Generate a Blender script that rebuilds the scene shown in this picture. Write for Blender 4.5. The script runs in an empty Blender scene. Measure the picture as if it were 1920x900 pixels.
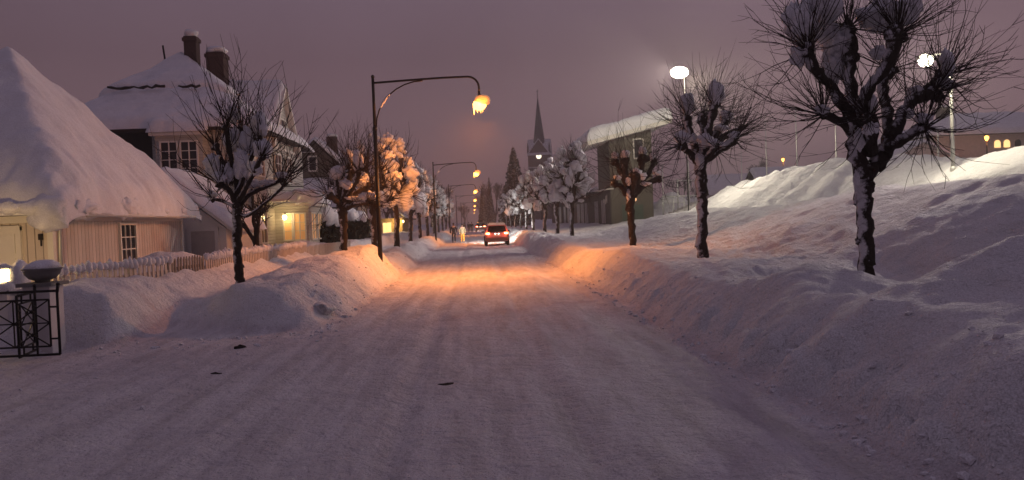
import bpy, bmesh, math, random
import numpy as np
from mathutils import Vector, Matrix, noise as mnoise

# ------------------------------------------------------------------ scene
scn = bpy.context.scene
COL = scn.collection
R = math.radians
scn.view_settings.view_transform = 'Standard'
scn.view_settings.look = 'None'
scn.view_settings.exposure = 0.0
scn.view_settings.gamma = 1.0
scn.render.engine = 'CYCLES'
cy = scn.cycles
cy.use_denoising = True
cy.max_bounces = 5
cy.diffuse_bounces = 3
cy.glossy_bounces = 2
cy.transmission_bounces = 2
cy.volume_bounces = 0
cy.transparent_max_bounces = 6
cy.volume_step_rate = 4
cy.sample_clamp_indirect = 3.0
cy.sample_clamp_direct = 14.0
cy.denoising_input_passes = 'RGB_ALBEDO_NORMAL'

# ------------------------------------------------------------------ camera
FPX = 1500.0
ROLL, YAW, PITCH = R(2.2), R(2.66), R(1.44)
CAM = Vector((0, 0, 1.9))
Fw = Vector((math.sin(YAW) * math.cos(PITCH), math.cos(YAW) * math.cos(PITCH), -math.sin(PITCH)))
R0 = Vector((math.cos(YAW), -math.sin(YAW), 0))
U0 = R0.cross(Fw)
CR = R0 * math.cos(ROLL) - U0 * math.sin(ROLL)
CU = R0 * math.sin(ROLL) + U0 * math.cos(ROLL)
cam_d = bpy.data.cameras.new('camera')
cam = bpy.data.objects.new('camera', cam_d)
COL.objects.link(cam)
M = Matrix(((CR.x, CU.x, -Fw.x, CAM.x), (CR.y, CU.y, -Fw.y, CAM.y), (CR.z, CU.z, -Fw.z, CAM.z), (0, 0, 0, 1)))
cam.matrix_world = M
cam_d.sensor_width = 36
cam_d.lens = 36 * FPX / 1920
cam_d.clip_start = 0.1
cam_d.clip_end = 3000
scn.camera = cam


def ray(x, y):
    return Fw + CR * ((x - 960) / FPX) + CU * ((450 - y) / FPX)


def PY(x, y, Y):
    """survey point: the place seen at that spot of the photo, at road distance Y"""
    d = ray(x, y)
    return CAM + d * (Y / d.y)


# ------------------------------------------------------------------ noise
def _hash(ix, iy, seed):
    n = (ix.astype(np.int64) * 374761393 + iy.astype(np.int64) * 668265263 + seed * 974711) & 0xffffffff
    n = ((n ^ (n >> 13)) * 1274126177) & 0xffffffff
    n = (n ^ (n >> 16)) & 0xffff
    return n / 65535.0


def vn(x, y, seed=0):
    x = np.asarray(x, float); y = np.asarray(y, float)
    ix = np.floor(x); iy = np.floor(y)
    fx = x - ix; fy = y - iy
    fx = fx * fx * fx * (fx * (fx * 6 - 15) + 10); fy = fy * fy * fy * (fy * (fy * 6 - 15) + 10)
    a = _hash(ix, iy, seed); b = _hash(ix + 1, iy, seed); c = _hash(ix, iy + 1, seed); d = _hash(ix + 1, iy + 1, seed)
    return (a * (1 - fx) + b * fx) * (1 - fy) + (c * (1 - fx) + d * fx) * fy - 0.5


def fbm(x, y, seed=0, o=4):
    t = 0; a = 1.0; f = 1.0
    for k in range(o):
        c, s = math.cos(.6 * k), math.sin(.6 * k)
        t = t + a * vn((x * c - y * s) * f, (x * s + y * c) * f, seed + 17 * k); a *= .5; f *= 2.03
    return t


def S(t):
    t = np.clip(t, 0, 1)
    return t * t * (3 - 2 * t)


def G(X, Y, cx, cy_, rx, ry, a):
    q = ((X - cx) / rx) ** 2 + ((Y - cy_) / ry) ** 2
    return a * np.exp(-q)


# ------------------------------------------------------------------ terrain
def height(X, Y):
    X = np.asarray(X, float); Y = np.asarray(Y, float)
    zr = .04 * vn(X * .7, Y * .2, 3) + .05 * vn(X * 3.1, Y * .16, 5) + .022 * vn(X * 7.5, Y * .3, 10) + .012 * vn(X * 5, Y * 4, 6) + .01 * vn(X * 12, Y * 9, 7)
    zr = zr - .02 * np.exp(-((X - 2.55) / .35) ** 2) + .03 * np.exp(-((X - 1.9) / .3) ** 2) * (.5 + vn(X * 0, Y * .5, 8))
    zr = zr - .05 * np.exp(-((X - .9 - .15 * vn(X * 0, Y * .1, 9)) / .16) ** 2) - .05 * np.exp(-((X + .75 - .15 * vn(X * 0, Y * .1, 9)) / .16) ** 2)
    # ---- right bank
    foot = 3.05 + .4 * vn(X * 0, Y * .35, 11) + .22 * vn(X * 0, Y * 1.6, 12)
    d = X - foot
    up = S(d / (1.2 + .4 * vn(X * 0 + 3, Y * .3, 13)))
    on = S(d / .5)
    z = (.74 + .10 * (1 - S((Y - 9) / 5))) * up
    z = z + on * (.25 + .75 * S((d - .8) / 1.2)) * (.16 * fbm(X * .28, Y * .2, 21, 3) + .15 * fbm(X * .75, Y * .6, 22, 5) + .05 * fbm(X * 3.2, Y * 2.4, 23, 4) - .05 * np.abs(fbm(X * .55, Y * .8, 27, 4)))
    ridge = np.abs(vn(X * 4.2, Y * 3.0, 25)) * 2
    z = z + on * S((7.5 - X) / 4) * .05 * ridge
    z = z + G(X, Y, 6.2, 8.6, 1.35, .95, .62) - G(X, Y, 7.3, 11.6, 1.7, 1.2, .42) - G(X, Y, 9.5, 13.5, 2.0, 1.2, .3) + G(X, Y, 6.6, 6.6, 1.6, 1.6, .40) + G(X, Y, 4.9, 11.0, .95, .9, .26) - G(X, Y, 5.6, 13.6, .8, .8, .22) + G(X, Y, 5.4, 15.5, 1.2, 1.6, .15) \
          + G(X, Y, 6.1, 12.3, .8, .9, .22) - G(X, Y, 4.95, 9.4, .7, .8, .26) + G(X, Y, 9.0, 16.5, 2.2, 1.4, .35) + G(X, Y, 8.7, 22.5, 2.0, 1.5, .25) + G(X, Y, 4.9, 24, 1.0, 3.0, .15)
    Rg = 1 - S((Y - 46) / 20)
    Rp = 1 - S((Y - 62.5) / 6)
    z = z + on * S((X - 4.2) / 2) * .05 * fbm(X * 2.1, Y * 2.6, 28, 4) - on * S((X - 6) / 2) * .10 * np.abs(fbm(X * 1.3, Y * .7, 29, 3))
    z = z + Rg * (1.72 - .35 * S((Y - 26) / 8)) * S((X - 7.0) / 6.6)
    z = z + (1 - Rg) * .9 * S((X - 9) / 8)
    z = z - Rg * .35 * np.exp(-((X - 15.2) / 1.0) ** 2)
    pile = S((X - 15.6) / 6.0)
    z = z + Rp * (1.75 + .75 * S((Y - 32) / 12) + .3 * vn(Y * .12, X * 0, 33)) * pile
    rib = np.sin((Y * .95 - X * .75) * 2.1 + 3 * vn(X * .3, Y * .3, 31))
    z = z + Rp * (.17 + .12 * vn(X * .9, Y * .9, 38)) * rib * S((X - 15.2) / 2) * S((23 - X) / 2) * S((Y - 30) / 10)
    z = z + Rp * .16 * fbm(X * 1.1, Y * .8, 34, 4) * pile
    z = z - Rp * 1.1 * S((X - 22.5) / 4)
    z = z + S((X - 34) / 24) * (4.5 + 1.5 * vn(X * .03, Y * .03, 35)) * S((Y - 20) / 40)
    z = z + G(X, Y, 20.3, 81, 2.2, 3.0, 2.6)
    # rough broken snow thrown up by the plough near the kerb further down
    z = z + on * S((Y - 34) / 8) * S((7 - X) / 3) * .22 * np.abs(vn(X * 1.6, Y * 1.1, 36)) * 2
    z = z + on * S((d - .2) / .3) * np.exp(-((d - .35) / .35) ** 2) * .17 * np.abs(vn(X * 5, Y * 3.5, 37)) * 2
    # ---- left side
    footl = -2.7 + .35 * vn(X * 0, Y * .4, 41) + .2 * vn(X * 0, Y * 1.7, 42)
    dl = footl - X
    onl = S(dl / .4)
    Y0 = 14.2 + .66 * np.clip(dl, 0, 4) + .5 * vn(X * .9, Y * 0, 43)
    Ms = S((Y - Y0) / 1.25)
    endA = 1 - S((Y - 29.2) / .7)
    hA = .90 + .2 * vn(X * .25, Y * .3, 44) + .22 * fbm(X * .9, Y * .6, 45, 4) + .10 * fbm(X * 2.2, Y * 1.6, 50, 3) + .22 * S((Y - 24.5) / 2)
    mA = hA * S(dl / 1.15) * (1 - .42 * S((dl - 2.0) / 1.3)) * Ms
    mA = mA - G(X, Y, -3.9, 18.6, .45, .4, .22) + G(X, Y, -3.05, 17.3, .3, .5, .22)
    hB = (.72 + .45 * vn(X * .3, Y * .16, 46) + .3 * fbm(X * .8, Y * .55, 47, 3)) * S((Y - 31.5) / 1.2)
    mB = np.maximum(hB, .3) * S(dl / 1.0) * (1 - .55 * S((dl - 1.3) / 1.2))
    zl = mA * endA + mB * (1 - endA)
    walk = S((Y - 33.2) / 1.2) * S((X + 7.35) / .3)
    yard = (.95 - .14 * S((X + 7.2) / .4) * S((Y - 15) / 2) + .15 * fbm(X * .4, Y * .4, 48, 3)) * (1 - .66 * walk)
    by = S((-6.1 - X) / .8) * S((Y - (14.2 + .25 * vn(X * 2, Y * 0, 49))) / .8)
    zl = zl * (1 - by) + yard * by
    zl = zl + by * (.12 * fbm(X * 1.4, Y * 1.2, 51, 4))
    # hand shovelled drive left of the gate bank
    dr = S((-8.9 - X) / .8) * S((20.5 - Y) / 1.5) * S((Y - 11) / 2)
    zl = zl * (1 - dr) + dr * .35
    zl = zl + S((-7.6 - X) / 2.0) * S((13.6 - Y) / 2) * .22
    zl = zl + G(X, Y, -8.6, 23.2, .9, 1.6, .42) + G(X, Y, -7.5, 16.6, .5, 1.1, .15) + G(X, Y, -8.0, 38, 1.5, 3, .3)
    zl = zl + onl * (.04 * fbm(X * 3, Y * 3, 52, 3)) * np.clip(Ms + .35, 0, 1)
    zl = zl + onl * np.exp(-((dl - .3) / .35) ** 2) * .07 * np.abs(vn(X * 5, Y * 4, 53)) * 2 * Ms
    z = np.where(d > 0, zr * (1 - on) + z, zr)
    z = np.where(dl > 0, zr * (1 - S(dl / 2.5) * Ms) + zl, z)
    return z


def H(x, y):
    return float(height(np.array([x]), np.array([y]))[0])


# ------------------------------------------------------------------ materials
def new_mat(name):
    m = bpy.data.materials.new(name); m.use_nodes = True
    nt = m.node_tree
    return m, nt, nt.nodes['Principled BSDF']


def nd(nt, t, **kw):
    n = nt.nodes.new(t)
    for k, v in kw.items():
        if k.startswith('i_'):
            n.inputs[k[2:].replace('_', ' ')].default_value = v
        else:
            setattr(n, k, v)
    return n


def pmat(name, col, rough=.8, var=.25, scale=3.0, bump=.15, bscale=25.0, metal=0.0, spec=.3, coord='Object'):
    m, nt, b = new_mat(name)
    L = nt.links.new
    tc = nd(nt, 'ShaderNodeTexCoord')
    n = nd(nt, 'ShaderNodeTexNoise', i_Scale=scale, i_Detail=6.0)
    L(tc.outputs[coord], n.inputs['Vector'])
    mx = nd(nt, 'ShaderNodeMix', data_type='RGBA')
    c = Vector(col)
    mx.inputs[6].default_value = (*(c * (1 - var)), 1)
    mx.inputs[7].default_value = (*[min(1, k) for k in c * (1 + var)], 1)
    L(n.outputs['Fac'], mx.inputs[0]); L(mx.outputs[2], b.inputs['Base Color'])
    n2 = nd(nt, 'ShaderNodeTexNoise', i_Scale=bscale, i_Detail=5.0)
    L(tc.outputs[coord], n2.inputs['Vector'])
    bp = nd(nt, 'ShaderNodeBump', i_Strength=bump, i_Distance=.05)
    L(n2.outputs['Fac'], bp.inputs['Height']); L(bp.outputs['Normal'], b.inputs['Normal'])
    b.inputs['Roughness'].default_value = rough
    b.inputs['Metallic'].default_value = metal
    b.inputs['Specular IOR Level'].default_value = spec
    return m


def emat(name, col, st, tint_noise=False):
    m, nt, b = new_mat(name)
    b.inputs['Base Color'].default_value = (*col, 1)
    b.inputs['Emission Color'].default_value = (*col, 1)
    b.inputs['Emission Strength'].default_value = st
    n = nd(nt, 'ShaderNodeTexNoise', i_Scale=6.0)
    mp = nd(nt, 'ShaderNodeMapRange'); mp.inputs['To Min'].default_value = .9 * st; mp.inputs['To Max'].default_value = 1.1 * st
    nt.links.new(n.outputs['Fac'], mp.inputs['Value']); nt.links.new(mp.outputs['Result'], b.inputs['Emission Strength'])
    return m


def snow_mat(name, col, dirt=None, stretch=(1, 1, 1), bumps=((2.2, .55, .25), (8.0, .7, .10), (28.0, .8, .04)), dirt_amt=.5):
    m, nt, b = new_mat(name)
    L = nt.links.new
    geo = nd(nt, 'ShaderNodeNewGeometry')
    mp = nd(nt, 'ShaderNodeMapping'); mp.inputs['Scale'].default_value = stretch
    L(geo.outputs['Position'], mp.inputs['Vector'])
    n = nd(nt, 'ShaderNodeTexNoise', i_Scale=1.3, i_Detail=8.0, i_Roughness=.65)
    L(mp.outputs[0], n.inputs['Vector'])
    ramp = nd(nt, 'ShaderNodeValToRGB')
    d = dirt or tuple(k * .86 for k in col)
    ramp.color_ramp.elements[0].position = .36 if dirt else .25
    ramp.color_ramp.elements[0].color = (*d, 1)
    ramp.color_ramp.elements[1].position = .36 + dirt_amt * .5
    ramp.color_ramp.elements[1].color = (*col, 1)
    L(n.outputs['Fac'], ramp.inputs['Fac']); 
    grain = nd(nt, 'ShaderNodeTexNoise', i_Scale=60.0, i_Detail=2.0)
    L(geo.outputs['Position'], grain.inputs['Vector'])
    gm = nd(nt, 'ShaderNodeMapRange'); gm.inputs['From Min'].default_value = .3; gm.inputs['From Max'].default_value = .7
    gm.inputs['To Min'].default_value = .74; gm.inputs['To Max'].default_value = 1.12
    L(grain.outputs['Fac'], gm.inputs['Value'])
    mul = nd(nt, 'ShaderNodeVectorMath', operation='SCALE')
    L(ramp.outputs['Color'], mul.inputs[0]); L(gm.outputs['Result'], mul.inputs['Scale'])
    L(mul.outputs[0], b.inputs['Base Color'])
    prev = None
    for sc, st, di in bumps:
        t = nd(nt, 'ShaderNodeTexNoise', i_Scale=sc, i_Detail=5.0, i_Roughness=.6)
        L(mp.outputs[0], t.inputs['Vector'])
        bp = nd(nt, 'ShaderNodeBump', i_Strength=st, i_Distance=di)
        L(t.outputs['Fac'], bp.inputs['Height'])
        if prev: L(prev.outputs['Normal'], bp.inputs['Normal'])
        prev = bp
    L(prev.outputs['Normal'], b.inputs['Normal'])
    b.inputs['Roughness'].default_value = .65
    b.inputs['Specular IOR Level'].default_value = .2
    return m


def ground_mat(name):
    """lying snow; where it has been driven and walked on (packed) it is greyer, streaked along the street"""
    m = snow_mat(name, (.80, .80, .83)); nt = m.node_tree; L = nt.links.new
    b = nt.nodes['Principled BSDF']
    lk = b.inputs['Base Color'].links[0]; src = lk.from_socket; nt.links.remove(lk)
    geo = nd(nt, 'ShaderNodeNewGeometry')
    at = nd(nt, 'ShaderNodeAttribute', attribute_name='packed')
    mp = nd(nt, 'ShaderNodeMapping'); mp.inputs['Scale'].default_value = (2.4, .38, 1)
    L(geo.outputs['Position'], mp.inputs['Vector'])
    n = nd(nt, 'ShaderNodeTexNoise', i_Scale=1.2, i_Detail=9.0, i_Roughness=.68); L(mp.outputs[0], n.inputs['Vector'])
    rp = nd(nt, 'ShaderNodeValToRGB'); rp.color_ramp.elements[0].position = .34; rp.color_ramp.elements[0].color = (.54, .51, .54, 1)
    rp.color_ramp.elements[1].position = .6; rp.color_ramp.elements[1].color = (.74, .72, .76, 1)
    L(n.outputs['Fac'], rp.inputs['Fac'])
    n2 = nd(nt, 'ShaderNodeTexNoise', i_Scale=38.0, i_Detail=3.0, i_Roughness=.8); L(geo.outputs['Position'], n2.inputs['Vector'])
    mr = nd(nt, 'ShaderNodeMapRange'); mr.inputs['From Min'].default_value = .3; mr.inputs['From Max'].default_value = .7; mr.inputs['To Min'].default_value = .78; mr.inputs['To Max'].default_value = 1.12
    L(n2.outputs['Fac'], mr.inputs['Value'])
    sc = nd(nt, 'ShaderNodeVectorMath', operation='SCALE'); L(rp.outputs['Color'], sc.inputs[0]); L(mr.outputs['Result'], sc.inputs['Scale'])
    gn = nd(nt, 'ShaderNodeTexNoise', i_Scale=21.0, i_Detail=4.0, i_Roughness=.75); L(geo.outputs['Position'], gn.inputs['Vector'])
    gr = nd(nt, 'ShaderNodeMapRange'); gr.inputs['From Min'].default_value = .63; gr.inputs['From Max'].default_value = .73; gr.inputs['To Max'].default_value = .7
    L(gn.outputs['Fac'], gr.inputs['Value'])
    gx = nd(nt, 'ShaderNodeMix', data_type='RGBA'); gx.inputs[7].default_value = (.16, .13, .12, 1)
    L(gr.outputs['Result'], gx.inputs[0]); L(sc.outputs[0], gx.inputs[6])
    mp2 = nd(nt, 'ShaderNodeMapping'); mp2.inputs['Scale'].default_value = (6.0, .22, 1); L(geo.outputs['Position'], mp2.inputs['Vector'])
    n3 = nd(nt, 'ShaderNodeTexNoise', i_Scale=1.0, i_Detail=5.0, i_Roughness=.6); L(mp2.outputs[0], n3.inputs['Vector'])
    m3 = nd(nt, 'ShaderNodeMapRange'); m3.inputs['From Min'].default_value = .32; m3.inputs['From Max'].default_value = .68; m3.inputs['To Min'].default_value = .92; m3.inputs['To Max'].default_value = 1.04
    L(n3.outputs['Fac'], m3.inputs['Value'])
    s3 = nd(nt, 'ShaderNodeVectorMath', operation='SCALE'); L(gx.outputs[2], s3.inputs[0]); L(m3.outputs['Result'], s3.inputs['Scale'])
    mx = nd(nt, 'ShaderNodeMix', data_type='RGBA'); L(at.outputs['Fac'], mx.inputs[0]); L(src, mx.inputs[6]); L(s3.outputs[0], mx.inputs[7])
    L(mx.outputs[2], b.inputs['Base Color'])
    return m


def bark_mat(name, bark, direction, thr, soft=.28, nscale=4.0):
    """dark bark with wind-driven snow plastered on one side"""
    m, nt, b = new_mat(name)
    L = nt.links.new
    geo = nd(nt, 'ShaderNodeNewGeometry'); tc = nd(nt, 'ShaderNodeTexCoord')
    dot = nd(nt, 'ShaderNodeVectorMath', operation='DOT_PRODUCT')
    dot.inputs[1].default_value = Vector(direction).normalized()
    L(geo.outputs['Normal'], dot.inputs[0])
    n = nd(nt, 'ShaderNodeTexNoise', i_Scale=nscale, i_Detail=7.0, i_Roughness=.7)
    L(tc.outputs['Object'], n.inputs['Vector'])
    ad = nd(nt, 'ShaderNodeMath', operation='MULTIPLY_ADD'); ad.inputs[1].default_value = 2.6; 
    L(n.outputs['Fac'], ad.inputs[0]); L(dot.outputs['Value'], ad.inputs[2])
    mr = nd(nt, 'ShaderNodeMapRange'); mr.inputs['From Min'].default_value = thr; mr.inputs['From Max'].default_value = thr + soft
    L(ad.outputs[0], mr.inputs['Value'])
    n2 = nd(nt, 'ShaderNodeTexNoise', i_Scale=18.0, i_Detail=6.0); L(tc.outputs['Object'], n2.inputs['Vector'])
    mx0 = nd(nt, 'ShaderNodeMix', data_type='RGBA')
    mx0.inputs[6].default_value = (*(Vector(bark) * .5), 1); mx0.inputs[7].default_value = (*(Vector(bark) * 1.6), 1)
    L(n2.outputs['Fac'], mx0.inputs[0])
    mx = nd(nt, 'ShaderNodeMix', data_type='RGBA'); mx.inputs[7].default_value = (.60, .60, .64, 1)
    L(mr.outputs['Result'], mx.inputs[0]); L(mx0.outputs[2], mx.inputs[6]); L(mx.outputs[2], b.inputs['Base Color'])
    bp = nd(nt, 'ShaderNodeBump', i_Strength=.7, i_Distance=.03)
    L(n2.outputs['Fac'], bp.inputs['Height']); L(bp.outputs['Normal'], b.inputs['Normal'])
    b.inputs['Roughness'].default_value = .9
    b.inputs['Specular IOR Level'].default_value = .1
    return m


def board_mat(name, col, width=.16, groove=.4, vertical=True):
    """painted boards: grooves between boards, each board a slightly different tone"""
    m, nt, b = new_mat(name)
    L = nt.links.new
    tc = nd(nt, 'ShaderNodeTexCoord'); sp = nd(nt, 'ShaderNodeSeparateXYZ')
    L(tc.outputs['Object'], sp.inputs[0])
    if vertical:
        ad = nd(nt, 'ShaderNodeMath', operation='ADD'); L(sp.outputs['X'], ad.inputs[0]); L(sp.outputs['Y'], ad.inputs[1]); src = ad.outputs[0]
    else:
        src = sp.outputs['Z']
    dv = nd(nt, 'ShaderNodeMath', operation='DIVIDE'); dv.inputs[1].default_value = width; L(src, dv.inputs[0])
    fr = nd(nt, 'ShaderNodeMath', operation='FRACT'); L(dv.outputs[0], fr.inputs[0])
    fl = nd(nt, 'ShaderNodeMath', operation='FLOOR'); L(dv.outputs[0], fl.inputs[0])
    pp = nd(nt, 'ShaderNodeMath', operation='PINGPONG'); pp.inputs[1].default_value = .5; L(fr.outputs[0], pp.inputs[0])
    mr = nd(nt, 'ShaderNodeMapRange'); mr.inputs['From Min'].default_value = .0; mr.inputs['From Max'].default_value = .09
    L(pp.outputs[0], mr.inputs['Value'])
    wn = nd(nt, 'ShaderNodeTexWhiteNoise', noise_dimensions='1D'); L(fl.outputs[0], wn.inputs['W'])
    ns = nd(nt, 'ShaderNodeTexNoise', i_Scale=2.5, i_Detail=7.0); L(tc.outputs['Object'], ns.inputs['Vector'])
    a2 = nd(nt, 'ShaderNodeMath', operation='ADD'); L(wn.outputs['Value'], a2.inputs[0]); L(ns.outputs['Fac'], a2.inputs[1])
    tone = nd(nt, 'ShaderNodeMapRange'); tone.inputs['From Max'].default_value = 2.0; tone.inputs['To Min'].default_value = .8; tone.inputs['To Max'].default_value = 1.15
    L(a2.outputs[0], tone.inputs['Value'])
    gr = nd(nt, 'ShaderNodeMapRange'); gr.inputs['To Min'].default_value = groove; gr.inputs['To Max'].default_value = 1.0
    L(mr.outputs['Result'], gr.inputs['Value'])
    ml = nd(nt, 'ShaderNodeMath', operation='MULTIPLY'); L(tone.outputs['Result'], ml.inputs[0]); L(gr.outputs['Result'], ml.inputs[1])
    sc = nd(nt, 'ShaderNodeVectorMath', operation='SCALE'); sc.inputs[0].default_value = col; L(ml.outputs[0], sc.inputs['Scale'])
    L(sc.outputs[0], b.inputs['Base Color'])
    bp = nd(nt, 'ShaderNodeBump', i_Strength=.8, i_Distance=.02); L(mr.outputs['Result'], bp.inputs['Height']); L(bp.outputs['Normal'], b.inputs['Normal'])
    b.inputs['Roughness'].default_value = .75
    return m


SODIUM = (1.0, .30, .055)
MT = dict(
    snow=ground_mat('lying_snow'),
    roofsnow=snow_mat('roof_snow', (.82, .82, .86), bumps=((1.2, .3, .2), (6.0, .35, .06), (40.0, .5, .02))),
    treesnow=snow_mat('tree_snow', (.80, .80, .84), bumps=((5.0, .5, .12), (22.0, .5, .03))),
    bark=bark_mat('pollard_bark', (.030, .023, .020), (-.80, -.45, .25), 1.98),
    barkd=bark_mat('pollard_bark_bare', (.030, .023, .020), (-.80, -.45, .25), 2.38),
    barkl=bark_mat('pollard_bark_pale', (.034, .027, .023), (-.6, -.45, .5), 2.0),
    twig=bark_mat('twig', (.026, .018, .015), (-.2, -.1, 1), 2.3, nscale=9),
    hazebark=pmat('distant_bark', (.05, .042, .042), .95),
    needle=bark_mat('spruce_needles', (.020, .028, .022), (-.2, -.3, 1), 2.05, soft=.3, nscale=2.2),
    hedge=bark_mat('hedge_leaves', (.010, .013, .009), (0, 0, 1), 2.5, soft=.1),
    board=board_mat('white_boards', (.57, .50, .46), .19, .42),
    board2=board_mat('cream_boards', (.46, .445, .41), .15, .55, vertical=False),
    darkboard=board_mat('dark_boards', (.060, .052, .045), .22, .5),
    trim=pmat('white_trim', (.70, .67, .62), .6, .08),
    dark=pmat('dark_timber_and_shade', (.022, .018, .017), .8),
    rooftile=pmat('roof_tile', (.045, .032, .030), .8, .4, 6),
    brick=pmat('chimney_brick', (.055, .030, .027), .9, .5, 14, .5, 30),
    glass=pmat('dark_glass', (.015, .015, .020), .12, .2, 2, .02, 8, spec=.6),
    iron=pmat('black_iron', (.010, .010, .010), .45, .3, 8, .2, 40, metal=.3),
    lampmetal=pmat('dark_lamp_metal', (.014, .013, .013), .45, .3, 8, .15, 30, metal=.4),
    galv=pmat('galvanised_steel', (.50, .51, .49), .45, .15, 8, .1, 30, metal=.5),
    olive=pmat('olive_render', (.120, .108, .086), .9, .15, 2, .2, 40),
    greendoor=pmat('green_door', (.07, .10, .075), .6, .15),
    darkwall=board_mat('dark_stand_boards', (.050, .044, .038), .30, .45),
    paleglass=pmat('frosted_strip_glass', (.40, .40, .42), .3, .2),
    stone=pmat('church_stone', (.13, .105, .10), .9, .35, .6, .5, 3),
    slate=pmat('spire_slate', (.075, .062, .066), .8, .3, .7, .4, 4),
    shed_door=pmat('shed_door_paint', (.46, .42, .39), .6, .15, 6),
    pillar=pmat('white_pillar_render', (.62, .60, .60), .85, .12),
    bowl=pmat('planter_bowl', (.15, .15, .15), .7, .3, 5),
    picket=pmat('picket_paint', (.52, .45, .39), .7, .2, 9),
    oldpicket=pmat('weathered_picket', (.24, .20, .17), .85, .3, 9),
    hillwall=pmat('hill_house_wall', (.55, .46, .42), .9, .2),
    tail=emat('tail_light_glow', (1.0, .10, .03), 16),
    tailcore=emat('tail_light_core', (1.0, .5, .22), 26),
    platelight=emat('plate_light_glow', (1.0, .95, .8), 12),
    head=emat('headlight_glow', (1, .97, .9), 30),
    sod=emat('sodium_bulb', (1.0, .42, .07), 9),
    snowglow=emat('painted_snow_glow', (1.0, .46, .17), .36),  # lamp light inside the snow cap, put in as emission
    sodfar=emat('sodium_bulb_far', (1.0, .42, .08), 6),
    flood=emat('floodlight_lens', (1.0, .92, .70), 90),
    warm=emat('warm_bulb', (1.0, .70, .30), 26),
    warmwin=emat('lit_window', (1.0, .62, .24), 1.6),
    porchwin=emat('lit_bay_window', (1.0, .66, .30), .05),
    clock=emat('clock_face', (1.0, .88, .66), 2.2),
    debris=pmat('frozen_dirt', (.020, .016, .014), .9, .4, 20, .8, 40),
    carpaint=pmat('red_car_paint', (.50, .26, .25), .4, .08, 3, .02, 20, metal=.2, spec=.5),
    carroof=pmat('frosted_car_roof', (.45, .40, .38), .6, .15),
    darkcar=pmat('dark_car_paint', (.020, .018, .022), .35, .1, 3, .02, 20, spec=.5),
    plastic=pmat('dark_plastic', (.018, .018, .018), .6, .2),
    greybumper=pmat('grey_bumper', (.10, .085, .085), .6, .2),
    tyre=pmat('tyre_rubber', (.012, .012, .012), .9, .3),
    rim=pmat('wheel_rim', (.25, .25, .25), .4, .1, metal=.7),
    plate=pmat('number_plate', (.75, .72, .55), .6, .1),
    skin=pmat('skin', (.45, .28, .22), .6, .1),
    navy=pmat('navy_jacket', (.012, .012, .020), .85, .3),
    blackcloth=pmat('black_trousers', (.010, .010, .012), .9, .3),
    cream=pmat('cream_jacket', (.30, .275, .18), .85, .1),
    orange=pmat('orange_trousers', (.62, .24, .03), .85, .1),
    hair=pmat('dark_hair', (.018, .012, .010), .8, .3),
    yellowwall=pmat('yellow_render', (.46, .34, .17), .9, .15),
)

# ------------------------------------------------------------------ mesh helpers
_bm = bmesh.new(); bmesh.ops.create_icosphere(_bm, subdivisions=2, radius=1)
ICO2V = [v.co.copy() for v in _bm.verts]; ICO2F = [[v.index for v in f.verts] for f in _bm.faces]; _bm.free()
_bm = bmesh.new(); bmesh.ops.create_icosphere(_bm, subdivisions=3, radius=1)
ICO3V = [v.co.copy() for v in _bm.verts]; ICO3F = [[v.index for v in f.verts] for f in _bm.faces]; _bm.free()
_bm = bmesh.new(); bmesh.ops.create_icosphere(_bm, subdivisions=1, radius=1)
ICO1V = [v.co.copy() for v in _bm.verts]; ICO1F = [[v.index for v in f.verts] for f in _bm.faces]; _bm.free()


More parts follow.
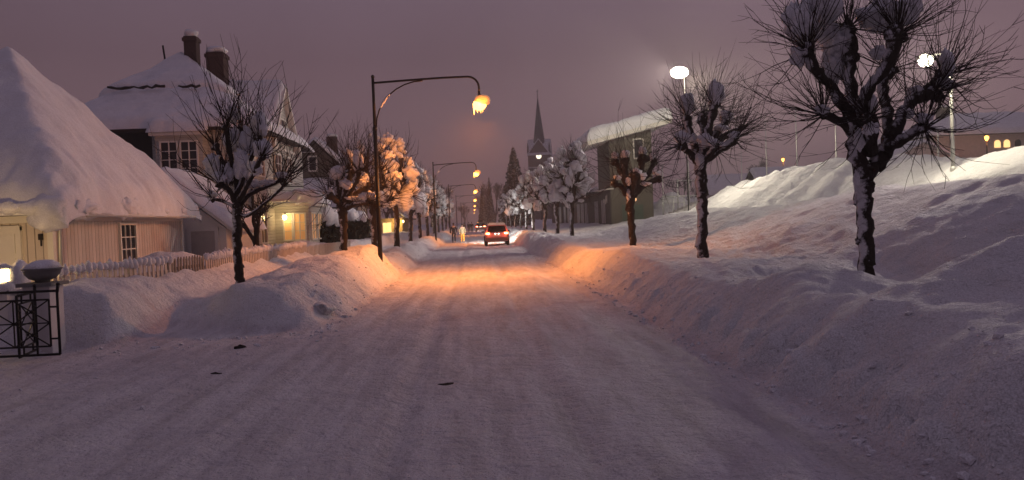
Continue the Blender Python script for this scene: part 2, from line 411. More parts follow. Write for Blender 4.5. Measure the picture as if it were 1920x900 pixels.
class MB:
    def __init__(s): s.v = []; s.f = []

    def raw(s, v, f):
        o = len(s.v); s.v += [tuple(p) for p in v]; s.f += [[i + o for i in q] for q in f]; return s

    def box(s, x0, x1, y0, y1, z0, z1):
        return s.raw([(x0, y0, z0), (x1, y0, z0), (x1, y1, z0), (x0, y1, z0), (x0, y0, z1), (x1, y0, z1), (x1, y1, z1), (x0, y1, z1)],
                     [(0, 3, 2, 1), (4, 5, 6, 7), (0, 1, 5, 4), (1, 2, 6, 5), (2, 3, 7, 6), (3, 0, 4, 7)])

    def prism(s, pts, axis, a, b):
        """polygon pts in the plane across axis, extruded a..b"""
        n = len(pts)
        mk = {'y': lambda p, t: (p[0], t, p[1]), 'x': lambda p, t: (t, p[0], p[1]), 'z': lambda p, t: (p[0], p[1], t)}[axis]
        v = [mk(p, a) for p in pts] + [mk(p, b) for p in pts]
        f = [list(range(n))[::-1], [n + i for i in range(n)]] + [(i, (i + 1) % n, n + (i + 1) % n, n + i) for i in range(n)]
        return s.raw(v, f)

    def tube(s, pts, rad, n=6, cap=True):
        pts = [Vector(p) for p in pts]
        if not hasattr(rad, '__len__'): rad = [rad] * len(pts)
        o = len(s.v); k = len(pts)
        ref = None
        for i, p in enumerate(pts):
            t = (pts[min(i + 1, k - 1)] - pts[max(i - 1, 0)])
            if t.length < 1e-6: t = Vector((0, 0, 1))
            t.normalize()
            if ref is None:
                ref = t.orthogonal().normalized()
            ref = (ref - t * ref.dot(t))
            if ref.length < 1e-4: ref = t.orthogonal()
            ref.normalize(); b = t.cross(ref)
            for j in range(n):
                a = 2 * math.pi * j / n
                s.v.append(tuple(p + (ref * math.cos(a) + b * math.sin(a)) * rad[i]))
        for i in range(k - 1):
            for j in range(n):
                s.f.append([o + i * n + j, o + i * n + (j + 1) % n, o + (i + 1) * n + (j + 1) % n, o + (i + 1) * n + j])
        if cap:
            s.f.append([o + j for j in range(n)][::-1]); s.f.append([o + (k - 1) * n + j for j in range(n)])
        return s

    def blob(s, c, r, sub=2, amp=.18, freq=1.4, seed=0, flat=None):
        c = Vector(c); r = Vector(r) if hasattr(r, '__len__') else Vector((r, r, r))
        V, F = {1: (ICO1V, ICO1F), 2: (ICO2V, ICO2F), 3: (ICO3V, ICO3F)}[sub]
        off = Vector((seed * 7.31, seed * 3.17, seed * 1.93))
        out = []
        for v in V:
            k = 1 + amp * 2 * mnoise.noise(v * freq + off) + amp * .6 * mnoise.noise(v * freq * 3 + off)
            p = Vector((v.x * r.x * k, v.y * r.y * k, v.z * r.z * k))
            if flat is not None and p.z < flat * r.z: p.z = flat * r.z + (p.z - flat * r.z) * .15
            out.append(c + p)
        return s.raw(out, F)

    def lathe(s, prof, c=(0, 0, 0), n=16):
        o = len(s.v); k = len(prof)
        for r, z in prof:
            for j in range(n):
                a = 2 * math.pi * j / n
                s.v.append((c[0] + r * math.cos(a), c[1] + r * math.sin(a), c[2] + z))
        for i in range(k - 1):
            for j in range(n):
                s.f.append([o + i * n + j, o + i * n + (j + 1) % n, o + (i + 1) * n + (j + 1) % n, o + (i + 1) * n + j])
        s.f.append([o + j for j in range(n)][::-1]); s.f.append([o + (k - 1) * n + j for j in range(n)])
        return s

    def build(s, name, mat, parent=None, smooth=False, loc=None):
        me = bpy.data.meshes.new(name)
        me.from_pydata(s.v, [], s.f); me.update()
        if mat is not None: me.materials.append(mat)
        if smooth: me.polygons.foreach_set('use_smooth', [True] * len(me.polygons))
        o = bpy.data.objects.new(name, me); COL.objects.link(o)
        if parent is not None: o.parent = parent
        if loc is not None: o.location = loc
        return o


def tag(o, label=None, cat=None, group=None, kind=None):
    if label: o['label'] = label
    if cat: o['category'] = cat
    if group: o['group'] = group
    if kind: o['kind'] = kind
    return o


def thing(name, label, cat, loc=(0, 0, 0), group=None, rz=0.0):
    o = bpy.data.objects.new(name, None); COL.objects.link(o)
    o.empty_display_size = .3
    o.location = loc; o.rotation_euler = (0, 0, rz)
    return tag(o, label, cat, group)


def dup(root, loc, rz=0.0, label=None, scale=None):
    def cp(o, par):
        c = o.copy(); COL.objects.link(c)
        if par is not None: c.parent = par
        for ch in list(o.children): cp(ch, c)
        return c
    r = cp(root, None); r.location = loc; r.rotation_euler = (0, 0, rz)
    if scale is not None: r.scale = scale if hasattr(scale, '__len__') else (scale,) * 3
    if label: r['label'] = label
    return r


def point_light(name, loc, power, col, radius=.1, parent=None):
    l = bpy.data.lights.new(name, 'POINT'); l.energy = power; l.color = col; l.shadow_soft_size = radius
    o = bpy.data.objects.new(name, l); COL.objects.link(o); o.location = loc
    if parent is not None: o.parent = parent
    return o


def spot_light(name, loc, direction, power, col, angle, blend=.5, radius=.08, parent=None):
    l = bpy.data.lights.new(name, 'SPOT'); l.energy = power; l.color = col; l.shadow_soft_size = radius
    l.spot_size = angle; l.spot_blend = blend
    o = bpy.data.objects.new(name, l); COL.objects.link(o); o.location = loc
    o.rotation_euler = Vector(direction).to_track_quat('-Z', 'Y').to_euler()
    if parent is not None: o.parent = parent
    return o


def slab(x0, x1, y0, y1, zf, thick, edge=.45, res=.12, seed=0, amp=.12, drip=.0, runs=0.0):
    """a thick lying snow cover over a roof of height zf(x,y), rounded at its rim"""
    nx = max(6, int((x1 - x0) / res)); ny = max(6, int((y1 - y0) / res))
    xs = np.linspace(x0, x1, nx); ys = np.linspace(y0, y1, ny)
    XX, YY = np.meshgrid(xs, ys, indexing='ij')
    dd = np.minimum(np.minimum(XX - x0, x1 - XX), np.minimum(YY - y0, y1 - YY))
    k = np.clip(dd / edge, 0, 1)
    t = thick * (np.sqrt(np.clip(1 - (1 - k) ** 2, 0, 1)) * .93 + .07)
    t = t * (1 + amp * 2 * fbm(XX * .9 + seed, YY * .9, seed + 60, 3)) + amp * .3 * fbm(XX * 4, YY * 4, seed + 61, 2) * k
    if runs:
        t = t + k * runs * (S((1.5 - (x1 - XX)) / 1.2) * (fbm(YY * 4.5, XX * .5, seed + 64, 3) - .1) + S((1.9 - (YY - y0)) / 1.6) * (fbm(XX * 4.5, YY * .5, seed + 65, 3) - .1))
    Z0 = zf(XX, YY)
    wob = .10 * fbm(XX * 2.2, YY * 2.2, seed + 62, 2) * (1 - k)
    cx, cy_ = (x0 + x1) / 2, (y0 + y1) / 2
    PX_ = XX + np.sign(XX - cx) * wob * (np.minimum(XX - x0, x1 - XX) < edge)
    PY_ = YY + np.sign(YY - cy_) * wob * (np.minimum(YY - y0, y1 - YY) < edge)
    top = np.stack([PX_, PY_, Z0 + t], -1).reshape(-1, 3)
    hang = drip * np.clip(vn(XX * 2.1, YY * 2.1, seed + 63) * 2 + .2, 0, 1) * (dd < res * .6)
    bot = np.stack([PX_, PY_, Z0 + .01 - hang], -1).reshape(-1, 3)
    n = nx * ny
    idx = lambda i, j: i * ny + j
    f = []
    for i in range(nx - 1):
        for j in range(ny - 1):
            a, b, c, d = idx(i, j), idx(i + 1, j), idx(i + 1, j + 1), idx(i, j + 1)
            f.append([a, b, c, d])
    for i in range(nx - 1):
        f.append([idx(i, 0), n + idx(i, 0), n + idx(i + 1, 0), idx(i + 1, 0)])
        f.append([idx(i + 1, ny - 1), n + idx(i + 1, ny - 1), n + idx(i, ny - 1), idx(i, ny - 1)])
    for j in range(ny - 1):
        f.append([idx(0, j + 1), n + idx(0, j + 1), n + idx(0, j), idx(0, j)])
        f.append([idx(nx - 1, j), n + idx(nx - 1, j), n + idx(nx - 1, j + 1), idx(nx - 1, j + 1)])
    m = MB(); m.raw(np.concatenate([top, bot]).tolist(), f)
    return m


def window(parent, face, a, b, z0, z1, at, nx=2, ny=3, out=1, pane_mat=None, frame_mat=None, fw=.07, mw=.03, name='window', label=None):
    """a window on an axis aligned wall. face 'x': wall at X=at spanning a..b in Y; face 'y': wall at Y=at spanning a..b in X"""
    fm = frame_mat or MT['trim']; pm = pane_mat or MT['glass']
    f = MB(); p = MB()

    def bx(m, u0, u1, w0, w1, d0, d1):
        d0, d1 = sorted((at + out * d0, at + out * d1))
        if face == 'x': m.box(d0, d1, u0, u1, w0, w1)
        else: m.box(u0, u1, d0, d1, w0, w1)
    bx(f, a - fw, a, z0 - fw, z1 + fw, -.02, .07); bx(f, b, b + fw, z0 - fw, z1 + fw, -.02, .07)
    bx(f, a, b, z1, z1 + fw, -.02, .068); bx(f, a - .03, b + .03, z0 - fw, z0, -.02, .10)
    for i in range(1, nx):
        u = a + (b - a) * i / nx; w = mw * (1.6 if (nx % 2 == 0 and i == nx // 2) else 1)
        bx(f, u - w / 2, u + w / 2, z0, z1, .0, .045)
    for j in range(1, ny):
        w = z0 + (z1 - z0) * j / ny
        bx(f, a, b, w - mw / 2, w + mw / 2, .0, .042)
    bx(p, a, b, z0, z1, -.01, .015)
    fo = f.build(name, fm, parent)
    po = p.build('pane', pm, fo)
    if label: fo['label'] = label
    return fo


# ------------------------------------------------------------------ ground meshes
def build_terrain():
    def seg(a, b, st): return list(np.arange(a, b, st))
    xs_r = seg(3.0, 9, .06) + seg(9, 24, .13) + seg(24, 40, .6) + seg(40, 80, 2) + seg(80, 500, 30) + [500]
    xs_m = list(np.linspace(-2.6, 3.0, 76))
    xs_l = [-500] + seg(-460, -80, 40) + seg(-80, -30, 4) + seg(-30, -10, .4) + seg(-10, -2.6, .07) + [-2.6]
    ys = seg(-40, 0, 4) + seg(0, 5, .5); y = 5.0
    while y < 700:
        ys.append(y); y += max(.055, .0052 * y)
    ys += [760]
    ys = np.array(ys)

    def sheet(name, xs, mat, label):
        xs = np.array(xs)
        XX, YY = np.meshgrid(xs, ys, indexing='ij')
        ZZ = height(XX, YY)
        nx, ny = XX.shape
        co = np.stack([XX, YY, ZZ], -1).reshape(-1, 3).astype(np.float32)
        i, j = np.meshgrid(np.arange(nx - 1), np.arange(ny - 1), indexing='ij')
        a = i * ny + j
        q = np.stack([a, a + ny, a + ny + 1, a + 1], -1).reshape(-1, 4)
        me = bpy.data.meshes.new(name)
        me.vertices.add(len(co)); me.vertices.foreach_set('co', co.ravel())
        me.loops.add(q.size); me.loops.foreach_set('vertex_index', q.ravel().astype(np.int32))
        me.polygons.add(len(q)); me.polygons.foreach_set('loop_start', np.arange(0, q.size, 4, dtype=np.int32))
        me.polygons.foreach_set('use_smooth', np.ones(len(q), bool))
        me.update(); me.validate()
        at = me.attributes.new('packed', 'FLOAT', 'POINT')
        pk = S((.16 + .08 * fbm(XX * .8, YY * .8, 71, 3) - ZZ) / .12) * S((XX + 9.5) / 1.5) * S((4.5 - XX) / .5)
        at.data.foreach_set('value', pk.ravel().astype(np.float32))
        me.materials.append(mat)
        o = bpy.data.objects.new(name, me); COL.objects.link(o)
        tag(o, label, None, None, 'structure'); o['category'] = name.replace('_', ' ')
        return o
    sheet('road', xs_m, MT['snow'], 'straight street of packed snow with faint wheel ruts')
    sheet('snow_bank', xs_r, MT['snow'], 'deep ploughed snow bank and slope along the right of the street')
    sheet('snowy_ground', xs_l, MT['snow'], 'snow covered verge, mounds and yards along the left of the street')


build_terrain()

# ------------------------------------------------------------------ trees
UP = Vector((0, 0, 1))


def rdir(rng):
    z = rng.uniform(-1, 1); a = rng.uniform(0, 2 * math.pi); r = math.sqrt(1 - z * z)
    return Vector((r * math.cos(a), r * math.sin(a), z))


def smooth_path(pts, sub=4):
    """Catmull-Rom through (pos, radius)"""
    P = [Vector(p[:3]) for p in pts]; Rr = [p[3] for p in pts]
    out = []; ro = []
    n = len(P)
    for i in range(n - 1):
        p0 = P[max(i - 1, 0)]; p1 = P[i]; p2 = P[i + 1]; p3 = P[min(i + 2, n - 1)]
        for k in range(sub):
            t = k / sub
            out.append(.5 * ((2 * p1) + (p2 - p0) * t + (2 * p0 - 5 * p1 + 4 * p2 - p3) * t * t + (3 * p1 - p0 - 3 * p2 + p3) * t ** 3))
            ro.append(Rr[i] * (1 - t) + Rr[i + 1] * t)
    out.append(P[-1]); ro.append(Rr[-1])
    return out, ro


def add_limb(mb, pts, rng, n=9, knob=.12):
    P, Rr = smooth_path(pts, 5)
    P = [p + rdir(rng) * r * .22 for p, r in zip(P, Rr)]
    Rr = [r * (1 + knob * rng.uniform(-1, 1.4)) for r in Rr]
    mb.tube(P, Rr, n)
    return P, Rr


def pollard(name, label, cat, base, trunk, limbs, rng, shoots=28, slen=(.7, 1.2), srad=.011, up=.45, snow=(), group=None, bark=None,
            center=None, droop=.0, knuckle=1.25, side=2, sub=2, nseg=6, extra_mid=True, samp=.24):
    """pollarded lime: knobbly trunk and limbs ending in fists that send out long straight shoots"""
    root = thing(name, label, cat, base, group)
    tb = MB()
    trunk = [(a, b_, c, r * (.80 if i < len(trunk) - 2 else .88)) for i, (a, b_, c, r) in enumerate(trunk)]
    P, Rr = add_limb(tb, trunk, rng, 12, .10)
    # root flare
    b0 = P[0]; tb.tube([b0 - UP * .5, b0, b0 + UP * .12], [Rr[0] * 1.25, Rr[0] * 1.12, Rr[0]], 10)
    for k in range(int(len(P) * 1.3)):      # burrs
        i = rng.randrange(1, len(P)); d = rdir(rng); d.z *= .4
        tb.blob(P[i] + d.normalized() * Rr[i] * .75, Rr[i] * rng.uniform(.3, .55), 1, .25, 2, k)
    fists = []
    for lm in limbs:
        LP, LR = add_limb(tb, lm, rng, 8, .16)
        kr = LR[-1] * knuckle
        for q in range(4):
            tb.blob(LP[-1] + rdir(rng) * kr * .55, kr * rng.uniform(.65, 1.0), 1, .3, 2, q + len(fists) * 3)
        fists.append((LP[-1], kr, 1.0))
        if extra_mid and len(LP) > 5:
            fists.append((LP[int(len(LP) * .6)], LR[int(len(LP) * .6)], .3))
    tb.build('trunk', bark or MT['bark'], root, True)
    if center is None:
        c = Vector((0, 0, 0))
        for f_ in fists: c += f_[0]
        center = c / len(fists)
    tw = MB()
    for (k, kr, wgt) in fists:
        outw = (k - center)
        if outw.length > 1e-3: outw.normalize()
        for q in range(max(2, int(shoots * wgt))):
            d = outw * .6 + rdir(rng) * 1.0 + UP * up
            d.normalize()
            Ln = (slen[0] + (slen[1] - slen[0]) * rng.random() ** 1.25) * (1 if wgt == 1 else .7)
            bend = UP * rng.uniform(-.12, .36) - UP * droop * max(0, 1 - abs(d.z) * 2)
            sidew = rdir(rng) * rng.uniform(.05, .26)
            st = k + d * kr * .5
            pts = []
            for i in range(nseg):
                t = i / (nseg - 1)
                pts.append(st + d * Ln * t + bend * Ln * t * t + sidew * Ln * math.sin(t * 3) + rdir(rng) * Ln * .012)
            r0 = srad * rng.uniform(.7, 1.35)
            tw.tube(pts, [r0 * (1 - .72 * i / (nseg - 1)) for i in range(nseg)], 3, False)
            for _ in range(rng.randrange(side + 1)):
                i = rng.randrange(1, nseg - 1)
                d2 = (pts[i + 1] - pts[i]).normalized() + rdir(rng) * .7; d2.normalize()
                L2 = Ln * rng.uniform(.12, .34)
                tw.tube([pts[i], pts[i] + d2 * L2 * .5, pts[i] + d2 * L2 + UP * L2 * .1], [r0 * .6, r0 * .45, r0 * .25], 3, False)
    tw.build('crown', MT['twig'], root, True)
    if snow:
        sb = MB()
        for i, (c, r) in enumerate(snow):
            if len(snow) <= 22:
                cm = MB(); rr = Vector(r) if hasattr(r, '__len__') else Vector((r, r, r))
                for q in range(4):
                    o_ = rdir(rng) * (.0 if q == 0 else .55)
                    cm.blob(Vector(c) + Vector((o_.x * rr.x, o_.y * rr.y, o_.z * rr.z)), rr * (.8 if q == 0 else rng.uniform(.4, .65)), sub, .34, 2.0, i * 5 + q + rng.randrange(50))
                cm.build('snow_clump', MT['treesnow'], root, True); continue
            sb.blob(c, r, sub, samp, 1.5, i + rng.randrange(50))
        if sb.v: sb.build('snow_clump', MT['treesnow'], root, True)
    return root


def pix_tree(Y, base_px):
    b = PY(base_px[0], base_px[1], Y)
    sc = Y / 1500.0 / 1.0
    def loc(x, y, dy=0.0): return PY(x, y, Y + dy) - b
    return b, loc


def limb_px(loc, pts, rng, dep):
    """pts: (px, py, radius); dep: how far the tip leans towards or away along the street"""
    n = len(pts); out = []
    for i, (x, y, r) in enumerate(pts):
        p = loc(x, y, dep * i / max(1, n - 1)); out.append((p.x, p.y, p.z, r))
    return out


rng = random.Random(4)
# --- nearest tree on the right bank
b, lc = pix_tree(12.2, (1625, 530))
tr = limb_px(lc, [(1627, 545, .165), (1624, 500, .155), (1622, 440, .150), (1619, 390, .155), (1622, 345, .165), (1630, 305, .165)], rng, 0)
LB = [
    ([(1618, 330, .15), (1602, 280, .12), (1596, 225, .11), (1560, 165, .085), (1530, 130, .085), (1513, 95, .10)], -.3),
    ([(1615, 300, .13), (1606, 220, .10), (1593, 150, .095), (1597, 100, .11), (1590, 52, .12)], .4),
    ([(1612, 250, .11), (1618, 190, .10), (1642, 150, .09), (1668, 110, .10), (1680, 65, .13)], -.4),
    ([(1640, 310, .15), (1664, 270, .12), (1664, 210, .09), (1655, 160, .09), (1668, 130, .10)], .5),
    ([(1655, 290, .13), (1682, 235, .11), (1706, 195, .10), (1752, 172, .11)], .2),
    ([(1660, 280, .11), (1690, 262, .09), (1732, 238, .10)], -.5),
    ([(1608, 270, .09), (1585, 235, .07), (1545, 214, .08)], -.2),
    ([(1632, 290, .12), (1635, 250, .10), (1632, 218, .11)], -.6),
    ([(1660, 260, .09), (1715, 190, .07), (1768, 140, .09)], .7),
]
limbs = [[(a, b__, c, r * .92) for a, b__, c, r in limb_px(lc, l, rng, d)] for l, d in LB]
SN = [((1500, 40, .1), .34, .42), ((1545, 50, .5), .30, .40), ((1570, 90, .5), .34, .36), ((1640, 30, .5), .42, .36), ((1690, 25, .2), .32, .3),
      ((1497, 108, -.2), .17, .17), ((1560, 130, .4), .22, .24), ((1776, 116, .1), .15, .28), ((1772, 155, .2), .16, .13), ((1720, 175, .25), .22, .16), ((1732, 222, -.5), .16, .10),
      ((1542, 206, -.25), .15, .10), ((1610, 262, -.2), .10, .22), ((1634, 240, -.6), .16, .13), ((1646, 100, .1), .16, .14), ((1634, 190, -.1), .10, .22), ((1700, 210, .1), .14, .14), ((1606, 340, -.15), .06, .2), ((1540, 10, .2), .34, .3)]
snow = [(lc(*p), (rx * .84, rx * .8, rz * .84)) for p, rx, rz in SN]
pollard('pollard_tree', 'largest bare pollard tree, nearest on the right snow bank, crown cut by the photo top', 'tree', b, tr, limbs, rng, 58, (.7, 1.45), .0082, .28,
        snow, 'pollard trees along the right bank', MT['bark'], side=3, sub=3, center=lc(1630, 235), extra_mid=False, knuckle=1.0, nseg=7)
# --- second tree on the right bank
b, lc = pix_tree(21.0, (1315, 487))
tr = limb_px(lc, [(1317, 500, .19), (1316, 460, .175), (1317, 400, .165), (1316, 350, .16), (1312, 310, .18)], rng, 0)
LB = [([(1312, 312, .13), (1304, 275, .10), (1293, 245, .09), (1287, 220, .11)], .3), ([(1314, 310, .14), (1324, 270, .12), (1330, 235, .10), (1340, 200, .12)], -.3),
      ([(1318, 300, .12), (1334, 262, .09), (1360, 230, .10)], .6), ([(1316, 300, .12), (1345, 285, .09), (1378, 262, .10)], -.5),
      ([(1310, 305, .11), (1296, 290, .08), (1277, 272, .10)], -.2), ([(1314, 300, .13), (1320, 260, .11), (1318, 222, .13)], .1), ([(1316, 305, .11), (1332, 288, .09), (1341, 276, .10)], -.7),
      ([(1312, 300, .10), (1300, 270, .09), (1282, 240, .09)], 1.0), ([(1316, 300, .10), (1350, 262, .08), (1390, 240, .08)], 1.0)]
limbs = [limb_px(lc, l, rng, d) for l, d in LB]
SN = [((1289, 194, .3), .22, .34), ((1343, 178, -.3), .24, .40), ((1278, 258, -.2), .2, .2), ((1362, 218, .6), .2, .16), ((1322, 262, -.25), .22, .2), ((1300, 262, .1), .13, .2), ((1378, 254, -.5), .16, .13),
      ((1312, 300, -.2), .1, .25), ((1340, 268, -.7), .16, .13), ((1316, 225, .1), .16, .18), ((1352, 240, .3), .22, .10), ((1350, 272, -.3), .25, .09)]
snow = [(lc(*p), (rx, rx * .9, rz)) for p, rx, rz in SN]
pollard('pollard_tree', 'bare pollard tree with two tall snow knobs, in front of the glaring floodlight', 'tree', b, tr, limbs, rng, 42, (.75, 1.5), .0085, .28,
        snow, 'pollard trees along the right bank', MT['bark'], side=2, sub=3, center=lc(1318, 262), extra_mid=False, knuckle=1.05)
# --- third tree on the right bank
b, lc = pix_tree(30.0, (1188, 472))
tr = limb_px(lc, [(1189, 482, .19), (1187, 450, .165), (1183, 410, .16), (1181, 380, .19), (1183, 362, .2)], rng, 0)
LB = [([(1180, 370, .12), (1165, 350, .09), (1152, 343, .10)], -.4), ([(1182, 365, .13), (1174, 325, .11), (1172, 302, .13)], .2), ([(1184, 365, .13), (1199, 328, .11), (1206, 298, .13)], -.2),
      ([(1187, 370, .12), (1207, 348, .10), (1233, 336, .11)], .4), ([(1181, 362, .11), (1165, 325, .09), (1154, 303, .11)], .5), ([(1186, 365, .10), (1210, 335, .08), (1226, 306, .10)], .8),
      ([(1184, 366, .1), (1190, 345, .1), (1190, 332, .12)], -.8)]
limbs = [limb_px(lc, l, rng, d) for l, d in LB]
SN = [((1153, 292, .5), .22, .2), ((1173, 290, .2), .26, .26), ((1205, 284, -.2), .26, .24), ((1231, 325, .4), .26, .18), ((1192, 322, -.7), .3, .22), ((1156, 333, -.4), .22, .16), ((1180, 340, -.3), .2, .22),
      ((1204, 330, -.1), .24, .22), ((1222, 296, .8), .2, .2), ((1178, 365, -.15), .14, .3), ((1210, 345, 0), .3, .12)]
snow = [(lc(*p), (rx * .74, rx * .66, rz * .8)) for p, rx, rz in SN]
pollard('pollard_tree', 'leaning bare pollard tree standing before the olive tower building', 'tree', b, tr, limbs, rng, 22, (.9, 1.9), .0105, .5,
        snow, 'pollard trees along the right bank', MT['barkd'], side=2, center=lc(1188, 325))

# --- nearest tree on the left mound
b, lc = pix_tree(17.3, (450, 533))
tr = limb_px(lc, [(451, 545, .13), (449, 520, .115), (446, 470, .108), (445, 420, .11), (446, 385, .12)], rng, 0)
LB = [([(445, 388, .10), (443, 340, .08), (446, 295, .07), (455, 248, .08)], .1), ([(444, 385, .08), (430, 358, .065), (412, 345, .08)], -.3), ([(445, 375, .08), (425, 320, .06), (404, 275, .065)], .3),
      ([(447, 390, .08), (468, 365, .065), (500, 350, .06), (528, 336, .06)], .3), ([(445, 360, .08), (462, 318, .065), (484, 262, .07)], -.2), ([(446, 380, .07), (470, 335, .06), (490, 296, .07)], -.5),
      ([(443, 345, .07), (432, 290, .06), (424, 240, .06)], -.3), ([(446, 395, .06), (462, 405, .045), (500, 378, .035), (530, 350, .03)], -.2), ([(444, 392, .06), (425, 380, .04), (398, 372, .05)], .5), ([(444, 350, .07), (446, 300, .06), (442, 262, .06)], .6)]
limbs = [[(a, b__, c, r * .8) for a, b__, c, r in limb_px(lc, l, rng, d)] for l, d in LB]
SN = [((440, 262, .3), .22, .28), ((487, 232, -.2), .22, .26), ((470, 270, .1), .26, .34), ((402, 312, .2), .22, .30), ((455, 310, -.2), .20, .34), ((492, 280, -.4), .2, .22), ((425, 325, -.1), .14, .22),
      ((528, 328, .3), .18, .07), ((500, 342, .25), .22, .06), ((410, 332, -.3), .15, .12), ((470, 345, .2), .26, .09), ((440, 215, .2), .14, .2), ((480, 315, -.3), .16, .14), ((398, 364, .5), .13, .08)]
snow = [(lc(*p), (rx * 1.0, rx * .85, rz * 1.1)) for p, rx, rz in SN]
pollard('pollard_tree', 'bare tree on the near left snow mound with tall upright shoots', 'tree', b, tr, limbs, rng, 17, (.6, 1.75), .0098, 1.05,
        snow, 'pollard trees along the left verge', MT['barkl'], side=3, sub=3, center=lc(450, 350))
# --- second tree on the left
b, lc = pix_tree(28.3, (645, 498))
tr = limb_px(lc, [(646, 508, .19), (645, 480, .16), (645, 440, .15), (643, 405, .17), (642, 385, .19)], rng, 0)
LB = [([(641, 388, .12), (628, 374, .09), (615, 366, .11)], -.3), ([(641, 385, .12), (632, 355, .1), (628, 335, .12)], .3), ([(644, 385, .13), (650, 350, .11), (655, 322, .13)], 0), ([(645, 388, .13), (664, 365, .10), (686, 350, .11)], .3),
      ([(645, 392, .11), (668, 382, .09), (690, 378, .10)], -.5), ([(643, 385, .1), (640, 350, .1), (642, 318, .12)], .6), ([(645, 380, .1), (665, 345, .09), (672, 322, .11)], -.4)]
limbs = [limb_px(lc, l, rng, d) for l, d in LB]
SN = [((640, 322, .3), .36, .36), ((655, 300, .1), .22, .40), ((626, 325, .2), .25, .24), ((680, 338, .3), .3, .3), ((672, 305, -.3), .25, .4), ((690, 368, -.4), .3, .2), ((648, 345, -.3), .25, .22), ((615, 358, -.3), .2, .14), ((660, 372, -.1), .3, .10)]
snow = [(lc(*p), (rx, rx * .9, rz)) for p, rx, rz in SN]
pollard('pollard_tree', 'bare dark pollard tree in front of the white picket fence and dark hedge', 'tree', b, tr, limbs, rng, 30, (.9, 1.7), .012, .5,
        snow, 'pollard trees along the left verge', MT['barkl'], side=2, center=lc(648, 360))


# --- snow-laden pollards further down (a few shapes, then copies)
def laden(seed, label, loc, group, h=6.0, w=1.15, lumps=46, trunk_h=2.3, shoots=12, bark=None):
    g = random.Random(seed)
    base = Vector(loc)
    tr = [(0, 0, -.2, .2), (g.uniform(-.05, .05), 0, .8, .17), (g.uniform(-.1, .1), g.uniform(-.1, .1), trunk_h * .8, .165), (g.uniform(-.1, .1), 0, trunk_h, .2)]
    limbs = []; sn = []
    for i in range(9):
        a = i * 2.4 + g.uniform(-.3, .3); t = (i + .5) / 9
        rr = w * (.85 - .45 * t) * g.uniform(.8, 1.1); z = trunk_h + .35 + (h - trunk_h - 1.4) * t
        tip = (rr * math.cos(a), rr * math.sin(a), z)
        limbs.append([(0, 0, trunk_h - .1, .12), (tip[0] * .5, tip[1] * .5, trunk_h + (z - trunk_h) * .45, .09), (*tip, .10)])
    for i in range(lumps):
        t = (i + g.random()) / lumps
        a = i * 2.39996 + g.uniform(-.3, .3)
        prof = math.sin(math.pi * (.12 + .8 * t) ** .8) ** .7
        rr = w * prof * g.uniform(.72, 1.05); z = trunk_h + .1 + (h - trunk_h - .25) * t
        s_ = (.13 + .30 * g.random() ** 1.6) * (1.15 - .35 * t)
        sn.append((Vector((rr * math.cos(a), rr * math.sin(a), z)), (s_ * g.uniform(.7, 1.25), s_ * g.uniform(.7, 1.25), s_ * g.uniform(.6, 1.5))))
    return pollard('pollard_tree', label, 'tree', base, tr, limbs, g, shoots, (.7, 1.5), .017, .55, sn, group, bark or MT['barkl'], side=1, nseg=4, sub=3, samp=.36)


GL, GR = 'pollard trees along the left verge', 'pollard trees along the right bank'


def gpos(x, y, dz=-.05): return (x, y, H(x, y) + dz)


TL = laden(11, 'snow laden pollard just left of the tree glowing orange behind the nearest lamp post', gpos(-4.6, 37.0), GL, 5.9, 1.05, 20, shoots=24)
TL2 = laden(12, 'snow laden pollard glowing orange in the street light beside the nearest lamp post', gpos(-4.1, 42.5), GL, 6.0, 1.1, 44)
TL3 = laden(13, 'grey snow laden pollard right of the orange glowing tree', gpos(-4.6, 58), GL, 6.2, 1.35, 34, shoots=26)
for y, rz, lab, src in ((68, 1.1, 'grey snow laden pollard just before the second lamp post', TL2), (79, 2.3, 'pollard with lamplit snow just behind the second lamp post', TL3),
                        (91, .4, 'small distant snow laden pollard down the left row', TL), (103, 3.0, 'small distant snow laden pollard down the left row', TL2),
                        (116, 4.2, 'small distant snow laden pollard down the left row', TL3), (131, 5.1, 'small distant snow laden pollard down the left row', TL), (149, 2.2, 'small distant snow laden pollard down the left row', TL2)):
    dup(src, gpos(-4.6, y), rz, lab)
TR = laden(21, 'round crowned pollard loaded with bright white snow in front of the dark stand wall', gpos(6.0, 49), GR, 5.9, 1.1, 40, 2.2, 34, MT['bark'])
TR2 = laden(22, 'dark trunked snow laden pollard left of the bright white one', gpos(6.0, 58), GR, 5.5, 1.3, 24, 2.2, 22, MT['bark'])
for y, rz, lab, sc in ((64.5, 1.9, 'dark trunked snow laden pollard, second left of the bright white one', 1.0), (77, 4.0, 'dark trunked snow laden pollard, third left of the bright white one, by the church tower', 1.05),
                       (88, 1.0, 'slim pollard with pale headlight lit trunk past the red car, right of its twin', .95), (98, 2.0, 'slim pollard with pale headlight lit trunk past the red car, left of its twin', .95),
                       (110, 3.0, 'small distant snow laden pollard down the right row', 1.0), (124, 5.0, 'small distant snow laden pollard down the right row', 1.0), (140, 0.5, 'small distant snow laden pollard down the right row', 1.05)):
    dup(TR2, gpos(5.7, y), rz, lab, sc)


